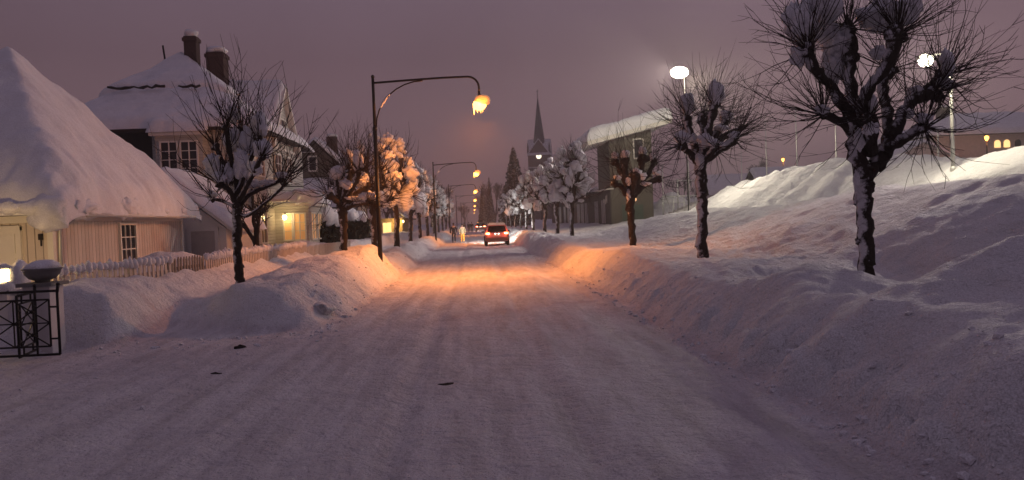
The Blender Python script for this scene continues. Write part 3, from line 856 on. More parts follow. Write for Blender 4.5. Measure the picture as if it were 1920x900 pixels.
# --- tree in the cottage yard, bare background trees and spruces
def bare_tree(seed, name, label, cat, loc, h, group=None, mat=None, spread=.5, depth=5, r0=.2, thin=.012):
    g = random.Random(seed)
    root = thing(name, label, cat, loc, group)
    tb, tw = MB(), MB()

    def grow(p, d, L, r, lev):
        pts = [p]; q = p.copy(); dd = d.copy()
        for i in range(4):
            dd = (dd + rdir(g) * .16 + UP * .05).normalized(); q = q + dd * L / 4; pts.append(q.copy())
        (tb if lev < 2 else tw).tube(pts, [max(thin, r * (1 - .12 * i)) for i in range(5)], 7 if lev < 2 else 3, False)
        if lev >= depth: return
        for k in range(3 if lev < 3 else 4):
            nd_ = (dd * .8 + rdir(g) * spread * 1.3 + UP * .12).normalized()
            st = pts[g.randrange(2, 5)]
            grow(st, nd_, L * g.uniform(.6, .82), r * .58, lev + 1)
    grow(Vector((0, 0, -.3)), UP.copy(), h * .30, r0, 0)
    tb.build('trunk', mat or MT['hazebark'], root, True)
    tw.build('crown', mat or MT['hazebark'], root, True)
    return root


bare_tree(31, 'garden_tree', 'brownish bare tree behind the near left tree, by the white villa corner', 'tree', gpos(-8.2, 30.5, -.1), 4.6, None, MT['twig'], .55, 4, .16, .012)
BT = bare_tree(41, 'bare_tree', 'tall hazy bare tree at the far end of the street left of the lamp string', 'tree', gpos(-9, 170), 14, 'hazy bare trees at the end of the street', None, .5, 5, .32, .03)
BT2 = bare_tree(42, 'bare_tree', 'slender hazy bare tree right of the lamp string at the street end', 'tree', gpos(5.5, 215), 17, 'hazy bare trees at the end of the street', None, .36, 5, .3, .035)
for (x, y, src, rz, sc, lab) in ((-15, 140, BT, 1.2, .85, 'hazy bare tree crown behind the second lamp post'), (-8, 230, BT2, 2.0, .95, 'pale hazy bare tree far behind the lamp string'),
                            (10.5, 235, BT2, .7, 1.0, 'hazy bare tree left of the tall snowy spruce'), (-20, 200, BT, 3.3, 1.2, 'wide hazy bare tree far behind the left row'),
                            (3, 330, BT2, 4.4, 1.1, 'faint bare tree closing the end of the street'), (-3.5, 300, BT, 4.0, .8, 'faint low bare tree closing the end of the street'),
                            (16, 190, BT, 5.2, .75, 'bare tree between the tall spruce and the church'), (40, 150, BT, 2.4, .7, 'small hazy bare tree on the hill behind the leftmost flagpole'),
                            (62, 170, BT, 1.4, .7, 'small hazy bare tree on the hill right of the small orange lamp'), (72, 140, BT2, 0.4, .6, 'hazy bare tree beside the hill house roof')):
    dup(src, gpos(x, y, -.2), rz, lab, sc)


def spruce(seed, label, loc, h, w, group=None):
    g = random.Random(seed)
    root = thing('spruce_tree', label, 'tree', loc, group)
    MB().tube([(0, 0, -.3), (0, 0, h * .5), (0, 0, h)], [.22, .13, .03], 8).build('trunk', MT['hazebark'], root, True)
    m = MB()
    z = h * .08
    while z < h * .985:
        t = z / h; rr = w * (1 - t) ** .85 + .12
        n = int(9 + 10 * (1 - t)); a0 = g.uniform(0, 6)
        for k in range(n):
            a = a0 + k * 6.283 / n + g.uniform(-.2, .2); L = rr * g.uniform(.75, 1.12)
            dx, dy = math.cos(a), math.sin(a)
            px, py = -dy, dx
            segs = 4; vs = []
            for i in range(segs + 1):
                u = i / segs; wd = L * .42 * (1 - u * .75) + .10
                zz = z - L * .38 * u + L * .22 * u * u
                hg = .16 + .30 * L * (1 - u * .6)
                for sgn in (-1, 0, 1):
                    jit = g.uniform(.85, 1.15)
                    vs.append((dx * L * u + px * wd * sgn * jit, dy * L * u + py * wd * sgn * jit, zz - (hg if sgn else -.03)))
            fs = []
            for i in range(segs):
                for j in range(2):
                    q = i * 3 + j; fs.append((q, q + 1, q + 4, q + 3))
            m.raw(vs, fs)
        z += h * .020 + .06 * (1 - t)
    m.build('crown', MT['needle'], root, False)
    return root


spruce(51, 'tall dark snowy spruce left of the church tower', gpos(7.8, 150, -.1), 15.2, 3.6, 'spruces')
spruce(52, 'slim faint spruce at the street end left of the tall one', gpos(2.8, 240, -.1), 13.0, 1.7, 'spruces')
spruce(53, 'slim faint spruce beside its twin near the white distant light', gpos(5.3, 260, -.1), 15.5, 1.7, 'spruces')


# ------------------------------------------------------------------ street lamps
def street_lamp(label, loc, bulb, light=0, first=False):
    root = thing('street_lamp', label, 'street lamp', loc, 'curved arm street lamps along the left kerb')
    MB().tube([(0, 0, -.3), (0, 0, 1.2), (0, 0, 5.2)], [.085, .08, .07], 12).tube([(0, 0, 5.2), (0, 0, 7.0)], [.056, .05], 12).lathe([(.075, 5.15), (.085, 5.2), (.075, 5.28), (.05, 5.3)], n=12) \
        .lathe([(.06, 6.96), (.06, 7.02), (.02, 7.06)], n=12).build('pole', MT['lampmetal'], root, True)
    arm = [(0, 0, 6.78), (1.2, 0, 6.84), (2.4, 0, 6.89), (3.25, 0, 6.90)]
    for k in range(1, 7):
        a = k / 6 * math.pi / 2
        arm.append((3.25 + .38 * math.sin(a), 0, 6.90 - .38 * (1 - math.cos(a))))
    arm.append((3.63, 0, 6.38))
    MB().tube(arm, .038, 10).lathe([(.03, 6.24), (.045, 6.26), (.05, 6.36), (.03, 6.40)], (3.63, 0, 0), 12).build('arm', MT['lampmetal'], root, True)
    br = []
    for k in range(9):
        a = k / 8 * math.pi / 2
        br.append((.05 + 1.65 * (1 - math.cos(a)), 0, 5.25 + 1.56 * math.sin(a)))
    ao = MB().tube(br, .024, 8).build('brace', MT['lampmetal'], root, True)
    sn = MB()
    sp_ = [Vector(q_) + Vector((.02, 0, .035)) for q_ in br[2:5]]
    P_, R_ = smooth_path([(*q_, w_) for q_, w_ in zip(sp_, (.012, .05, .03))], 6)
    sn.tube([q_ + rdir(rng) * .008 for q_ in P_], [w_ * rng.uniform(.8, 1.25) for w_ in R_], 7)
    sn.build('snow_streak', MT['treesnow'], ao, True)
    hd = MB().lathe([(.05, 6.27), (.10, 6.22), (.13, 6.12), (.14, 6.03)], (3.63, 0, 0), 16).build('lamp_head', MT['lampmetal'], root, True)
    MB().blob((3.74, 0, 6.05), (.28, .25, .23), 3, .14, 1.3, 4, flat=-.5).build('snow_cap', MT['snowglow'], hd, True)  # snow that glows by itself in place of light shining through
    gl = MB().lathe([(.20, 6.03), (.235, 5.95), (.225, 5.86), (.16, 5.77), (.06, 5.73)], (3.63, 0, 0), 18)
    gl.tube([(3.44, 0, 5.86), (3.43, 0, 5.70), (3.43, 0, 5.58)], [.04, .022, .004], 5)
    for q in range(5):
        a = q * 1.2; gl.tube([(3.63 + .1 * math.cos(a), .1 * math.sin(a), 5.80), (3.63 + .1 * math.cos(a), .1 * math.sin(a), 5.66 - .02 * (q % 2))], [.02, .004], 4)
    gl.build('lamp_globe', bulb, root, True)
    if light:
        spot_light('lamp_light', (3.63, 0, 5.52), (0, 0, -1), light, SODIUM, R(166), .85, .12, root)
        # the snow packed on one side of the globe keeps its light off the right bank trees
        spot_light('globe_light', (3.63, -.02, 5.50), (-.8, .05, -.5), light * .30, SODIUM, R(150), .45, .12, root)
        point_light('globe_glow', (3.63, -.3, 5.9), light * .05, SODIUM, .2, root)
        if first:   # added narrow spot that brightens one tree of the left row
            spot_light('tree_fill_spot', (3.63, .3, 5.75), Vector((-4.4, 43, 4.2)) - Vector((.35, 28.1, 5.75)), light * 4.2, SODIUM, R(24), .9, .1, root)
    return root


LAMPS = [(27.8, 2700, 'nearest tall curved arm street lamp with snow on its brace, left of the road'), (68, 1500, 'second curved arm street lamp, its post between the snowy trees'),
         (108.7, 1300, 'third curved arm street lamp, smaller, above the two walkers'), (153, 1100, 'fourth, thin curved arm street lamp just right of the third post'),
         (211, 900, 'fifth glowing street lamp in the column of receding lamps'), (283, 800, 'sixth glowing street lamp in the column of receding lamps'), (390, 0, 'farthest and lowest glowing street lamp in the column')]
for i, (y, pw, lab) in enumerate(LAMPS):
    x0 = -3.28
    street_lamp(lab, (x0, y, H(x0, y) * 0), MT['sod'] if i < 4 else MT['sodfar'], pw, i == 0)


# ------------------------------------------------------------------ floodlights, flagpoles
def flood_pole(label, base, top_z, head_off, aim, power, r=.07, lens=(.3, .2, .24), fill=.1, aim2=None, p2=9000):
    root = thing('floodlight_pole', label, 'floodlight', base, 'sports ground floodlights')
    h = top_z - base[2]
    MB().tube([(0, 0, -.4), (0, 0, h)], [r * 1.1, r * .75], 10).lathe([(r * 1.6, -.3), (r * 1.6, .12), (r * 1.1, .16)], n=10).build('pole', MT['galv'] if r > .06 else MT['lampmetal'], root, True)
    hx, hy, hz = head_off
    MB().tube([(0, 0, h - .1), (hx * .5, hy * .5, h - .05 + hz * .5), (hx, hy, h + hz)], .035, 8).build('bracket', MT['galv'], root, True)
    c = Vector((hx, hy, h + hz - .12))
    hd = MB().box(c.x - .30, c.x + .30, c.y - .10, c.y + .14, c.z - .02, c.z + .12).build('lamp_housing', MT['galv'], root)
    lb = MB().blob((c.x, c.y, c.z - .06), lens, 3, .015)
    lb.build('lens', MT['flood'], hd, True)
    FC = (1.0, .88, .64)
    c = c + Vector((aim[0], aim[1], 0)).normalized() * .8
    spot_light('flood_light', (c.x, c.y - .02, c.z - lens[2] - .12), aim, power, FC, R(100), .8, .15, root)
    point_light('flood_spill', (c.x, c.y - .02, c.z - lens[2] - .12), power * fill, FC, .15, root)
    if aim2: spot_light('flood_light', (c.x - .9, c.y, c.z - .1), aim2, p2, (1.0, .83, .76), R(92), .9, .2, root)
    return root


p = PY(1787, 312, 31.0); z0 = H(p.x, p.y)
q = PY(1735, 112, 31.0)
flood_pole('galvanised floodlight pole standing on the lit snow crest, lamp shining through the largest tree', (p.x, p.y, z0 - .05), q.z + .35, (q.x - p.x, 0, -.2), (.15, -.35, -.75), 1900, .075, (.30, .2, .25), .3, (-.75, -.62, -.30), 1700)
p = PY(1289, 330, 62.0); q = PY(1274, 135, 62.0); z0 = H(p.x, p.y)
flood_pole('taller floodlight pole behind the two-knobbed pollard, with the brightest glaring lamp', (p.x, p.y, z0 - .1), q.z + .4, (q.x - p.x, 0, -.25), (.45, -.70, -.52), 8500, .05, (.72, .36, .46), .30, (-34, -18, -8))

fp = None
for (x, y, Y, top, lab) in ((1391, 335, 78, 285, 'shortest thin pole right of the two-knobbed pollard, leftmost of the row of poles'), (1438, 330, 71, 222, 'thin pole left of the tallest pole beyond the snow ridge'),
                            (1495, 325, 65, 205, 'tallest thin pole left of the largest tree beyond the snow ridge'), (1569, 320, 58, 232, 'thin pole half hidden behind the left twigs of the largest tree'),
                            (1760, 305, 52, 245, 'thin faint pole left of the galvanised floodlight pole')):
    p = PY(x, y, Y); z0 = H(p.x, p.y) - .3; h = PY(x, top, Y).z - z0
    root = thing('flagpole', lab, 'pole', (p.x, p.y, z0), 'thin poles beyond the snow ridge')
    MB().tube([(0, 0, 0), (0, 0, h * .5), (0, 0, h)], [.065, .055, .035], 8).build('pole', MT['galv'], root, True)
    MB().lathe([(.02, 0), (.05, .03), (.055, .06), (.02, .1)], (0, 0, h), 8).build('finial', MT['galv'], root, True)


def small_lamp(label, x, y, Y, zh, mat, power):
    p = PY(x, y, Y); z0 = H(p.x, p.y)
    root = thing('path_lamp', label, 'lamp post', (p.x, p.y, z0 - .1), 'small lamps on the hill')
    h = max(2.0, p.z - z0)
    MB().tube([(0, 0, 0), (0, 0, h)], [.07, .05], 8).build('pole', MT['lampmetal'], root, True)
    MB().lathe([(.08, -.25), (.22, .05), (.20, .22), (.1, .3)], (0, 0, h), 12).build('lamp_globe', mat, root, True)
    MB().lathe([(.26, .3), (.2, .4), (.05, .46)], (0, 0, h), 12).build('lamp_cap', MT['lampmetal'], root, True)
    if power: point_light('path_light', (0, 0, h - .4), power, SODIUM, .1, root)


small_lamp('small orange lamp beyond the ridge, between the poles', 1468, 299, 120, 0, MT['sodfar'], 250)
small_lamp('small orange lamp in front of the hill house windows', 1850, 258, 82, 0, MT['sodfar'], 250)


# ------------------------------------------------------------------ cottage on the left
def gable_z(c, half, z_e, z_r, axis='x'):
    return (lambda X, Y: z_r - (z_r - z_e) * np.abs((X if axis == 'x' else Y) - c) / half)


def cottage():
    root = thing('cottage', 'low white boarded cottage with a huge snow covered pyramid roof and garage door', 'house', (0, 0, 0))
    MB().box(-16.7, -10.3, 20.0, 28.6, -.2, 2.55).build('wall', MT['board'], root)
    MB().box(-10.36, -10.22, 19.92, 20.06, -.2, 2.5).box(-10.34, -10.23, 28.54, 28.68, -.2, 2.5).box(-16.75, -10.2, 19.9, 19.995, 2.28, 2.5).box(-10.295, -10.2, 20.06, 28.6, 2.30, 2.5).build('corner_board', MT['trim'], root)
    cx, cy_, hx, hy, ze, za = -13.45, 24.3, 3.7, 4.7, 2.55, 7.0

    def zf(X, Y):
        a = np.abs(X - cx) / hx; b_ = np.abs(Y - cy_) / hy
        m = (a ** 14 + b_ ** 14) ** (1 / 14)
        return ze + (za - ze) * np.sign(1 - m) * np.abs(1 - np.clip(m, 0, 1.08)) ** .93
    e0 = (cx - hx, cx + hx, cy_ - hy, cy_ + hy)
    rf = MB().raw([(e0[0], e0[2], ze - .1), (e0[1], e0[2], ze - .1), (e0[1], e0[3], ze - .1), (e0[0], e0[3], ze - .1), (e0[0], e0[2], ze), (e0[1], e0[2], ze), (e0[1], e0[3], ze), (e0[0], e0[3], ze), (cx, cy_, za)],
                  [(0, 3, 2, 1), (0, 1, 5, 4), (1, 2, 6, 5), (2, 3, 7, 6), (3, 0, 4, 7), (4, 5, 8), (5, 6, 8), (6, 7, 8), (7, 4, 8)]).build('roof', MT['rooftile'], root)
    sm = slab(e0[0] - .05, e0[1] + .08, e0[2] - .08, e0[3] + .05, zf, .52, .32, .075, 3, .20, .0, .10)
    for k, y in enumerate((20.6, 21.1, 22.9, 23.3, 23.6, 25.6, 27.2, 27.5, 28.6)):      # lumps that slid to the eave
        g = random.Random(k + 900)
        sm.blob((e0[1] + g.uniform(-.22, -.08), y, ze + g.uniform(.0, .12)), (g.uniform(.16, .24), g.uniform(.3, .7), g.uniform(.12, .28)), 3, .4, 2.2, k)
    for k in range(7):
        g = random.Random(k + 950)
        sm.blob((-10.3 - k * .8 + g.uniform(-.3, .3), e0[2] + g.uniform(-.1, .15), ze + g.uniform(-.15, .15)), (g.uniform(.2, .5), g.uniform(.22, .36), g.uniform(.14, .34)), 2, .35, 1.8, k)
    sm.blob((-10.15, 19.7, ze - .05), (.45, .38, .42), 3, .2, 1.5, 77)
    sm.build('snow', MT['roofsnow'], rf, True)
    # gutters and downspout at the near corner
    MB().tube([(-9.72, 20.6, 2.44), (-9.72, 29.0, 2.44)], .055, 8).build('gutter', MT['trim'], root, True)
    MB().tube([(-9.78, 20.5, 2.42), (-9.95, 20.35, 2.3), (-10.2, 20.2, 2.12), (-10.22, 20.2, .4)], .05, 8).build('downspout', MT['galv'], root, True)
    MB().box(-10.55, -10.47, 19.88, 19.97, 1.85, 2.0).tube([(-10.51, 19.93, 1.85), (-10.51, 19.93, 1.7)], .02, 6).build('wall_lamp', MT['dark'], root)
    # garage door in the wall facing the camera
    gd = MB()
    gd.box(-14.0, -11.1, 19.93, 19.97, .3, 2.1)
    d = gd.build('garage_door', MT['trim'], root)
    pn = MB()
    for i in range(4):
        for j in range(3):
            x0 = -13.92 + i * .72; zz = .42 + j * .56
            pn.box(x0 + .06, x0 + .64, 19.905, 19.935, zz, zz + .46)
    pn.build('panel', MT['trim'], d)
    MB().box(-14.12, -14.0, 19.9, 19.985, .2, 2.2).box(-11.1, -10.98, 19.9, 19.985, .2, 2.2).box(-14.12, -10.98, 19.89, 19.985, 2.1, 2.22).build('door_frame', MT['trim'], root)
    window(root, 'x', 23.75, 24.75, 1.12, 2.18, -10.3, 3, 3, 1)
    # snow heap clinging to the foot of the wall is part of the ground
    return root


cottage()


def shed():
    root = thing('shed', 'small white gabled annex with a plain door, behind the cottage corner', 'shed', (0, 0, 0))
    MB().prism([(-13.4, -.2), (-9.15, -.2), (-9.15, 2.0), (-11.3, 3.75), (-13.4, 2.05)], 'y', 30.0, 34.0).build('wall', MT['trim'], root)
    rf = MB().prism([(-13.9, 1.75), (-11.3, 3.86), (-8.85, 1.86), (-8.85, 1.98), (-11.3, 3.98), (-13.9, 1.87)], 'y', 29.75, 34.2).build('roof', MT['trim'], root)
    slab(-13.9, -8.75, 29.7, 34.2, lambda X, Y: 3.98 - .815 * np.abs(X + 11.3), .38, .35, .12, 7, .15).build('snow', MT['roofsnow'], rf, True)
    d = MB().box(-10.42, -9.55, 29.94, 29.985, .1, 1.92).build('door', MT['shed_door'], root)
    MB().box(-9.68, -9.62, 29.88, 29.94, 1.0, 1.12).build('handle', MT['iron'], d)
    MB().box(-10.55, -10.42, 29.92, 29.99, 0, 2.05).box(-9.55, -9.42, 29.92, 29.99, 0, 2.05).box(-10.55, -9.42, 29.915, 29.99, 1.92, 2.06).build('door_frame', MT['trim'], root)


shed()


# ------------------------------------------------------------------ villa
def villa():
    root = thing('villa', 'large cream villa with steep street gable, two brick chimneys and lit bay window', 'house', (0, 0, 0))
    ze = 6.5
    MB().box(-18.6, -14.0, 36.0, 47.0, -.2, ze).build('wall', MT['dark'], root)['label'] = 'brown wall under the eave, its shade painted dark'  # unlit look of this wall section put into a darker colour
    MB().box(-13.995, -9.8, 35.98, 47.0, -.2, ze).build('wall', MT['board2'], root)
    cx, cy_, hx, hy, za = -14.5, 41.5, 5.2, 6.1, 10.45

    def zf(X, Y):
        a = np.abs(X - cx) / np.where(X < cx, hx - .85, hx); b_ = np.abs(Y - cy_) / hy
        m = (a ** 9 + b_ ** 9) ** (1 / 9)
        # the lower courses carry a second, slipped sheet of snow
        return ze + (za - ze) * (1 - np.clip(m, 0, 1.05))
    e = (cx - hx + .85, cx + hx, cy_ - hy, cy_ + hy)
    rf = MB().raw([(e[0], e[2], ze - .15), (e[1], e[2], ze - .15), (e[1], e[3], ze - .15), (e[0], e[3], ze - .15), (e[0], e[2], ze), (e[1], e[2], ze), (e[1], e[3], ze), (e[0], e[3], ze), (cx, cy_, za)],
                  [(0, 3, 2, 1), (0, 1, 5, 4), (1, 2, 6, 5), (2, 3, 7, 6), (3, 0, 4, 7), (4, 5, 8), (5, 6, 8), (6, 7, 8), (7, 4, 8)]).build('roof', MT['rooftile'], root)
    # two sheets of snow with a gap between them
    def sheet_upper(X, Y): return zf(X, Y)
    up_ = slab(cx - 2.8, cx + 3.35, cy_ - 3.45, cy_ + 3.45, zf, .62, .28, .12, 9, .12)
    up_.build('snow', MT['roofsnow'], rf, True)
    lo = slab(e[0] - .1, e[1] + .1, e[2] - .1, e[3] + .1, lambda X, Y: zf(X, Y) - 0.9 * S((3.25 - np.maximum(np.abs(X - cx), np.abs(Y - cy_) * .97)) / .35), .40, .5, .14, 12, .15)
    lo.build('snow', MT['roofsnow'], rf, True)
    # chimneys
    for (x, y, wx, wy, z0, z1) in ((-13.9, 41.4, .30, .30, 9.3, 11.75), (-12.55, 41.0, .42, .42, 8.4, 10.8)):
        ch = MB().box(x - wx, x + wx, y - wy, y + wy, z0, z1).box(x - wx - .06, x + wx + .06, y - wy - .06, y + wy + .06, z1 - .25, z1 - .08).build('chimney', MT['brick'], rf)
        cap = MB().blob((x, y, z1 + .14), (wx * 1.25, wy * 1.2, .26), 2, .2, 1.5, int(x * 3), flat=-.5)
        cap.v = [Vector(p) for p in cap.v]
        cap.build('snow', MT['roofsnow'], ch, True)
    gd_ = MB(); gg = random.Random(8)  # dark tubes drawn in for the shadow gap between the snow sheets
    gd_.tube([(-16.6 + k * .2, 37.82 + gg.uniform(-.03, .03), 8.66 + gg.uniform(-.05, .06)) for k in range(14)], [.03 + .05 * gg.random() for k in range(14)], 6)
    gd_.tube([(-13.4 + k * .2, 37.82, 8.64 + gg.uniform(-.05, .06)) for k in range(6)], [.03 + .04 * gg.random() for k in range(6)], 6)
    gd_.build('snow_gap_shade', MT['dark'], rf, True)
    MB().tube([(-15.2, 41.3, 10.4), (-15.3, 41.3, 11.35)], .05, 6).build('vent_pipe', MT['iron'], rf)
    # street gable
    MB().prism([(39.4, 5.8), (44.6, 5.8), (44.6, 6.2), (42.0, 9.1), (39.4, 6.2)], 'x', -13, -9.72).build('gable', MT['board2'], root)
    gr = MB().prism([(39.0, 5.8), (42.0, 9.15), (45.0, 5.8), (45.0, 6.0), (42.0, 9.33), (39.0, 6.0)], 'x', -13.5, -9.4).build('gable_roof', MT['trim'], root)
    slab(-13.5, -9.5, 38.85, 45.15, lambda X, Y: 9.33 - 1.11 * np.abs(Y - 42.0), .34, .3, .12, 15, .12).build('snow', MT['roofsnow'], gr, True)
    window(root, 'x', 41.6, 42.4, 6.5, 7.5, -9.72, 1, 1, 1)
    MB().box(-9.74, -9.66, 39.4, 44.6, 5.9, 6.02).build('string_course', MT['trim'], root)
    # upper dormer bay with two windows facing the camera
    b_ = MB().box(-13.6, -11.6, 35.3, 36.1, 3.6, 6.1).build('upper_bay', MT['board2'], root)
    br = MB().box(-13.8, -11.4, 35.1, 36.2, 6.1, 6.22).build('bay_roof', MT['trim'], root)
    slab(-13.85, -11.35, 35.05, 36.4, lambda X, Y: 6.22 + (Y - 35.05) * .35, .5, .4, .1, 19, .15).build('snow', MT['roofsnow'], br, True)
    window(root, 'y', -13.35, -12.7, 4.3, 5.8, 35.3, 2, 4, -1)
    window(root, 'y', -12.5, -11.85, 4.3, 5.8, 35.3, 2, 4, -1)
    # ground floor windows on street side and corner
    window(root, 'x', 37.2, 38.2, 1.3, 3.2, -9.8, 2, 3, 1)
    window(root, 'x', 37.2, 38.2, 4.4, 5.8, -9.8, 2, 3, 1)
    window(root, 'x', 40.2, 41.2, 4.3, 5.6, -9.72, 2, 3, 1)
    window(root, 'x', 42.6, 43.6, 4.3, 5.6, -9.72, 2, 3, 1)
    window(root, 'y', -11.2, -10.5, 1.4, 3.0, 35.98, 2, 3, -1)
    MB().tube([(-9.74, 35.9, 6.4), (-9.74, 35.9, .5)], .05, 8).build('downpipe', MT['dark'], root, True)
    # lit bay beside the porch lamp
    MB().box(-9.8, -8.15, 40.0, 44.2, -.2, 3.0).build('bay', MT['board2'], root)
    rb = MB().box(-9.8, -7.95, 39.75, 44.4, 3.0, 3.14).build('bay_roof', MT['trim'], root)
    sb = slab(-9.9, -7.8, 39.65, 44.5, lambda X, Y: 3.14 + 0 * X, .62, .6, .12, 23, .18)
    sb.blob((-8.3, 40.2, 3.4), (.7, .7, .5), 3, .2, 1.4, 5)
    sb.build('snow', MT['roofsnow'], rb, True)
    window(root, 'y', -9.35, -9.0, 1.35, 2.6, 40.0, 1, 3, -1, MT['porchwin'])
    window(root, 'y', -8.85, -8.35, 1.35, 2.6, 40.0, 2, 3, -1, MT['porchwin'])
    window(root, 'x', 40.4, 41.6, 1.35, 2.6, -8.15, 2, 3, 1, MT['porchwin'])
    window(root, 'x', 42.0, 43.4, 1.35, 2.6, -8.15, 2, 3, 1, MT['porchwin'])
    MB().box(-9.75, -8.05, 39.9, 39.998, 1.12, 1.2).build('sill_band', MT['trim'], root)
    pl = MB().tube([(-9.25, 39.96, 2.62), (-9.25, 39.7, 2.66), (-9.25, 39.66, 2.55)], .018, 6).build('porch_lamp', MT['iron'], root, True)
    MB().lathe([(.03, -.1), (.10, -.03), (.11, .08), (.04, .14)], (-9.25, 39.66, 2.42), 12).build('bulb', MT['warm'], pl, True)
    point_light('porch_light', (-9.05, 39.35, 2.4), 9, (1.0, .72, .34), .1, root)
    # entrance canopy with its heavy snow load above the bay
    MB().box(-9.8, -8.6, 37.9, 39.4, 3.2, 3.3).build('canopy', MT['trim'], root)
    return root


villa()


# ------------------------------------------------------------------ gable house and further houses
def gable_house():
    root = thing('gable_house', 'grey gabled house with a small attic window, beyond the white villa', 'house', (0, 0, 0))
    MB().prism([(-17.6, -.2), (-11.3, -.2), (-11.3, 6.6), (-14.45, 9.75), (-17.6, 6.6)], 'y', 75, 86).build('wall', MT['olive'], root)
    rf = MB().prism([(-18.1, 6.1), (-14.45, 9.75), (-10.8, 6.1), (-10.8, 6.3), (-14.45, 9.97), (-18.1, 6.3)], 'y', 74.6, 86.4).build('roof', MT['dark'], root)
    slab(-18.1, -10.7, 74.75, 86.4, lambda X, Y: 9.97 - 1.005 * np.abs(X + 14.45), .4, .35, .25, 27, .12).build('snow', MT['roofsnow'], rf, True)
    ch = MB().box(-13.9, -13.0, 78, 79, 8.5, 10.6).build('chimney', MT['brick'], rf)
    MB().blob((-13.45, 78.5, 10.7), (.55, .6, .22), 2, .15, 1.5, 3).build('snow', MT['roofsnow'], ch, True)
    window(root, 'y', -15.0, -14.4, 7.2, 8.4, 75, 1, 2, -1, fw=.14)
    window(root, 'y', -16.6, -15.7, 3.2, 4.6, 75, 2, 3, -1)
    w = MB().box(-17.2, -10.0, 70, 74.99, -.2, 3.6).build('wing', MT['board2'], root)
    wr = MB().prism([(69.6, 3.5), (75.0, 6.0), (75.0, 6.12), (69.6, 3.62)], 'x', -17.4, -9.8).build('wing_roof', MT['dark'], root)
    slab(-17.5, -9.7, 69.5, 75.0, lambda X, Y: 3.62 + (Y - 69.6) * .463, .5, .4, .2, 29, .15).build('snow', MT['roofsnow'], wr, True)
    window(root, 'y', -13.2, -12.2, 1.6, 2.9, 70, 2, 2, -1)


gable_house()


def low_house():
    root = thing('low_house', 'low yellowish house with lamplit wall and snow roof, behind the left tree row', 'house', (0, 0, 0))
    MB().box(-16, -8.2, 92, 108, -.2, 2.6).build('wall', MT['yellowwall'], root)
    rf = MB().prism([(-16.5, 2.4), (-12.1, 5.6), (-7.8, 2.4), (-7.8, 2.6), (-12.1, 5.8), (-16.5, 2.6)], 'y', 91.5, 108.5).build('roof', MT['rooftile'], root)
    slab(-16.6, -7.7, 91.4, 108.5, lambda X, Y: 5.8 - .735 * np.abs(X + 12.1), .5, .4, .25, 33, .14).build('snow', MT['roofsnow'], rf, True)
    window(root, 'y', -10.4, -9.5, .9, 2.1, 92, 2, 2, -1, MT['warmwin'])
    window(root, 'y', -12.4, -11.4, .9, 2.1, 92, 2, 2, -1)
    l = MB().box(-8.12, -8.02, 91.8, 91.95, 2.1, 2.35).build('wall_lamp', MT['warm'], root)
    point_light('wall_light', (-8.6, 90.9, 2.2), 160, (1.0, .62, .22), .1, root)


low_house()


def hedge(label, x0, x1, y0, y1, z0, z1, seed, cap):
    g = random.Random(seed)
    root = thing('hedge', label, 'hedge', ((x0 + x1) / 2, (y0 + y1) / 2, 0), 'dark hedges behind the picket fence')
    cx, cy_ = (x0 + x1) / 2, (y0 + y1) / 2
    m = MB()
    n = int(1500 * (x1 - x0) * (y1 - y0) / 8) + 900
    for k in range(n):
        x = g.uniform(x0, x1) - cx; y = g.uniform(y0, y1) - cy_; top = z1 + .16 * math.sin(x * 3 + y * 2.1) + g.uniform(-.15, .12)
        z = g.uniform(z0, top); c = Vector((x, y, z)); d = rdir(g); e = d.orthogonal().normalized(); f_ = d.cross(e)
        s_ = g.uniform(.09, .2)
        m.raw([c + e * s_, c + f_ * s_ * .6, c - e * s_, c - f_ * s_ * .6], [(0, 1, 2, 3)])
    m.box(x0 - cx + .1, x1 - cx - .1, y0 - cy_ + .1, y1 - cy_ - .1, z0 - .4, z1 - .2)
    m.build('foliage', MT['hedge'], root)
    for i, (bx_, by, bz, rx, ry, rz) in enumerate(cap):
        MB().blob((bx_ - cx, by - cy_, bz), (rx, ry, rz), 3, .14, 1.2, seed + i, flat=-.75).build('snow_clump', MT['treesnow'], root, True)


hedge('dark clipped hedge under one great rounded snow cushion, beyond the villa bay', -9.3, -7.9, 42.5, 49.5, .6, 1.95, 5, [(-8.6, 44.8, 2.5, .95, 1.9, .75), (-8.6, 47.8, 2.35, .9, 1.7, .62)])
hedge('dark hedge with ragged snow clumps, right of the second left tree', -9.2, -7.8, 53.5, 61, .6, 2.2, 6, [(-8.5, 54.6, 2.6, .7, .9, .55), (-8.4, 57, 2.45, .75, 1.2, .5), (-8.5, 59.6, 2.5, .7, 1.1, .5)])


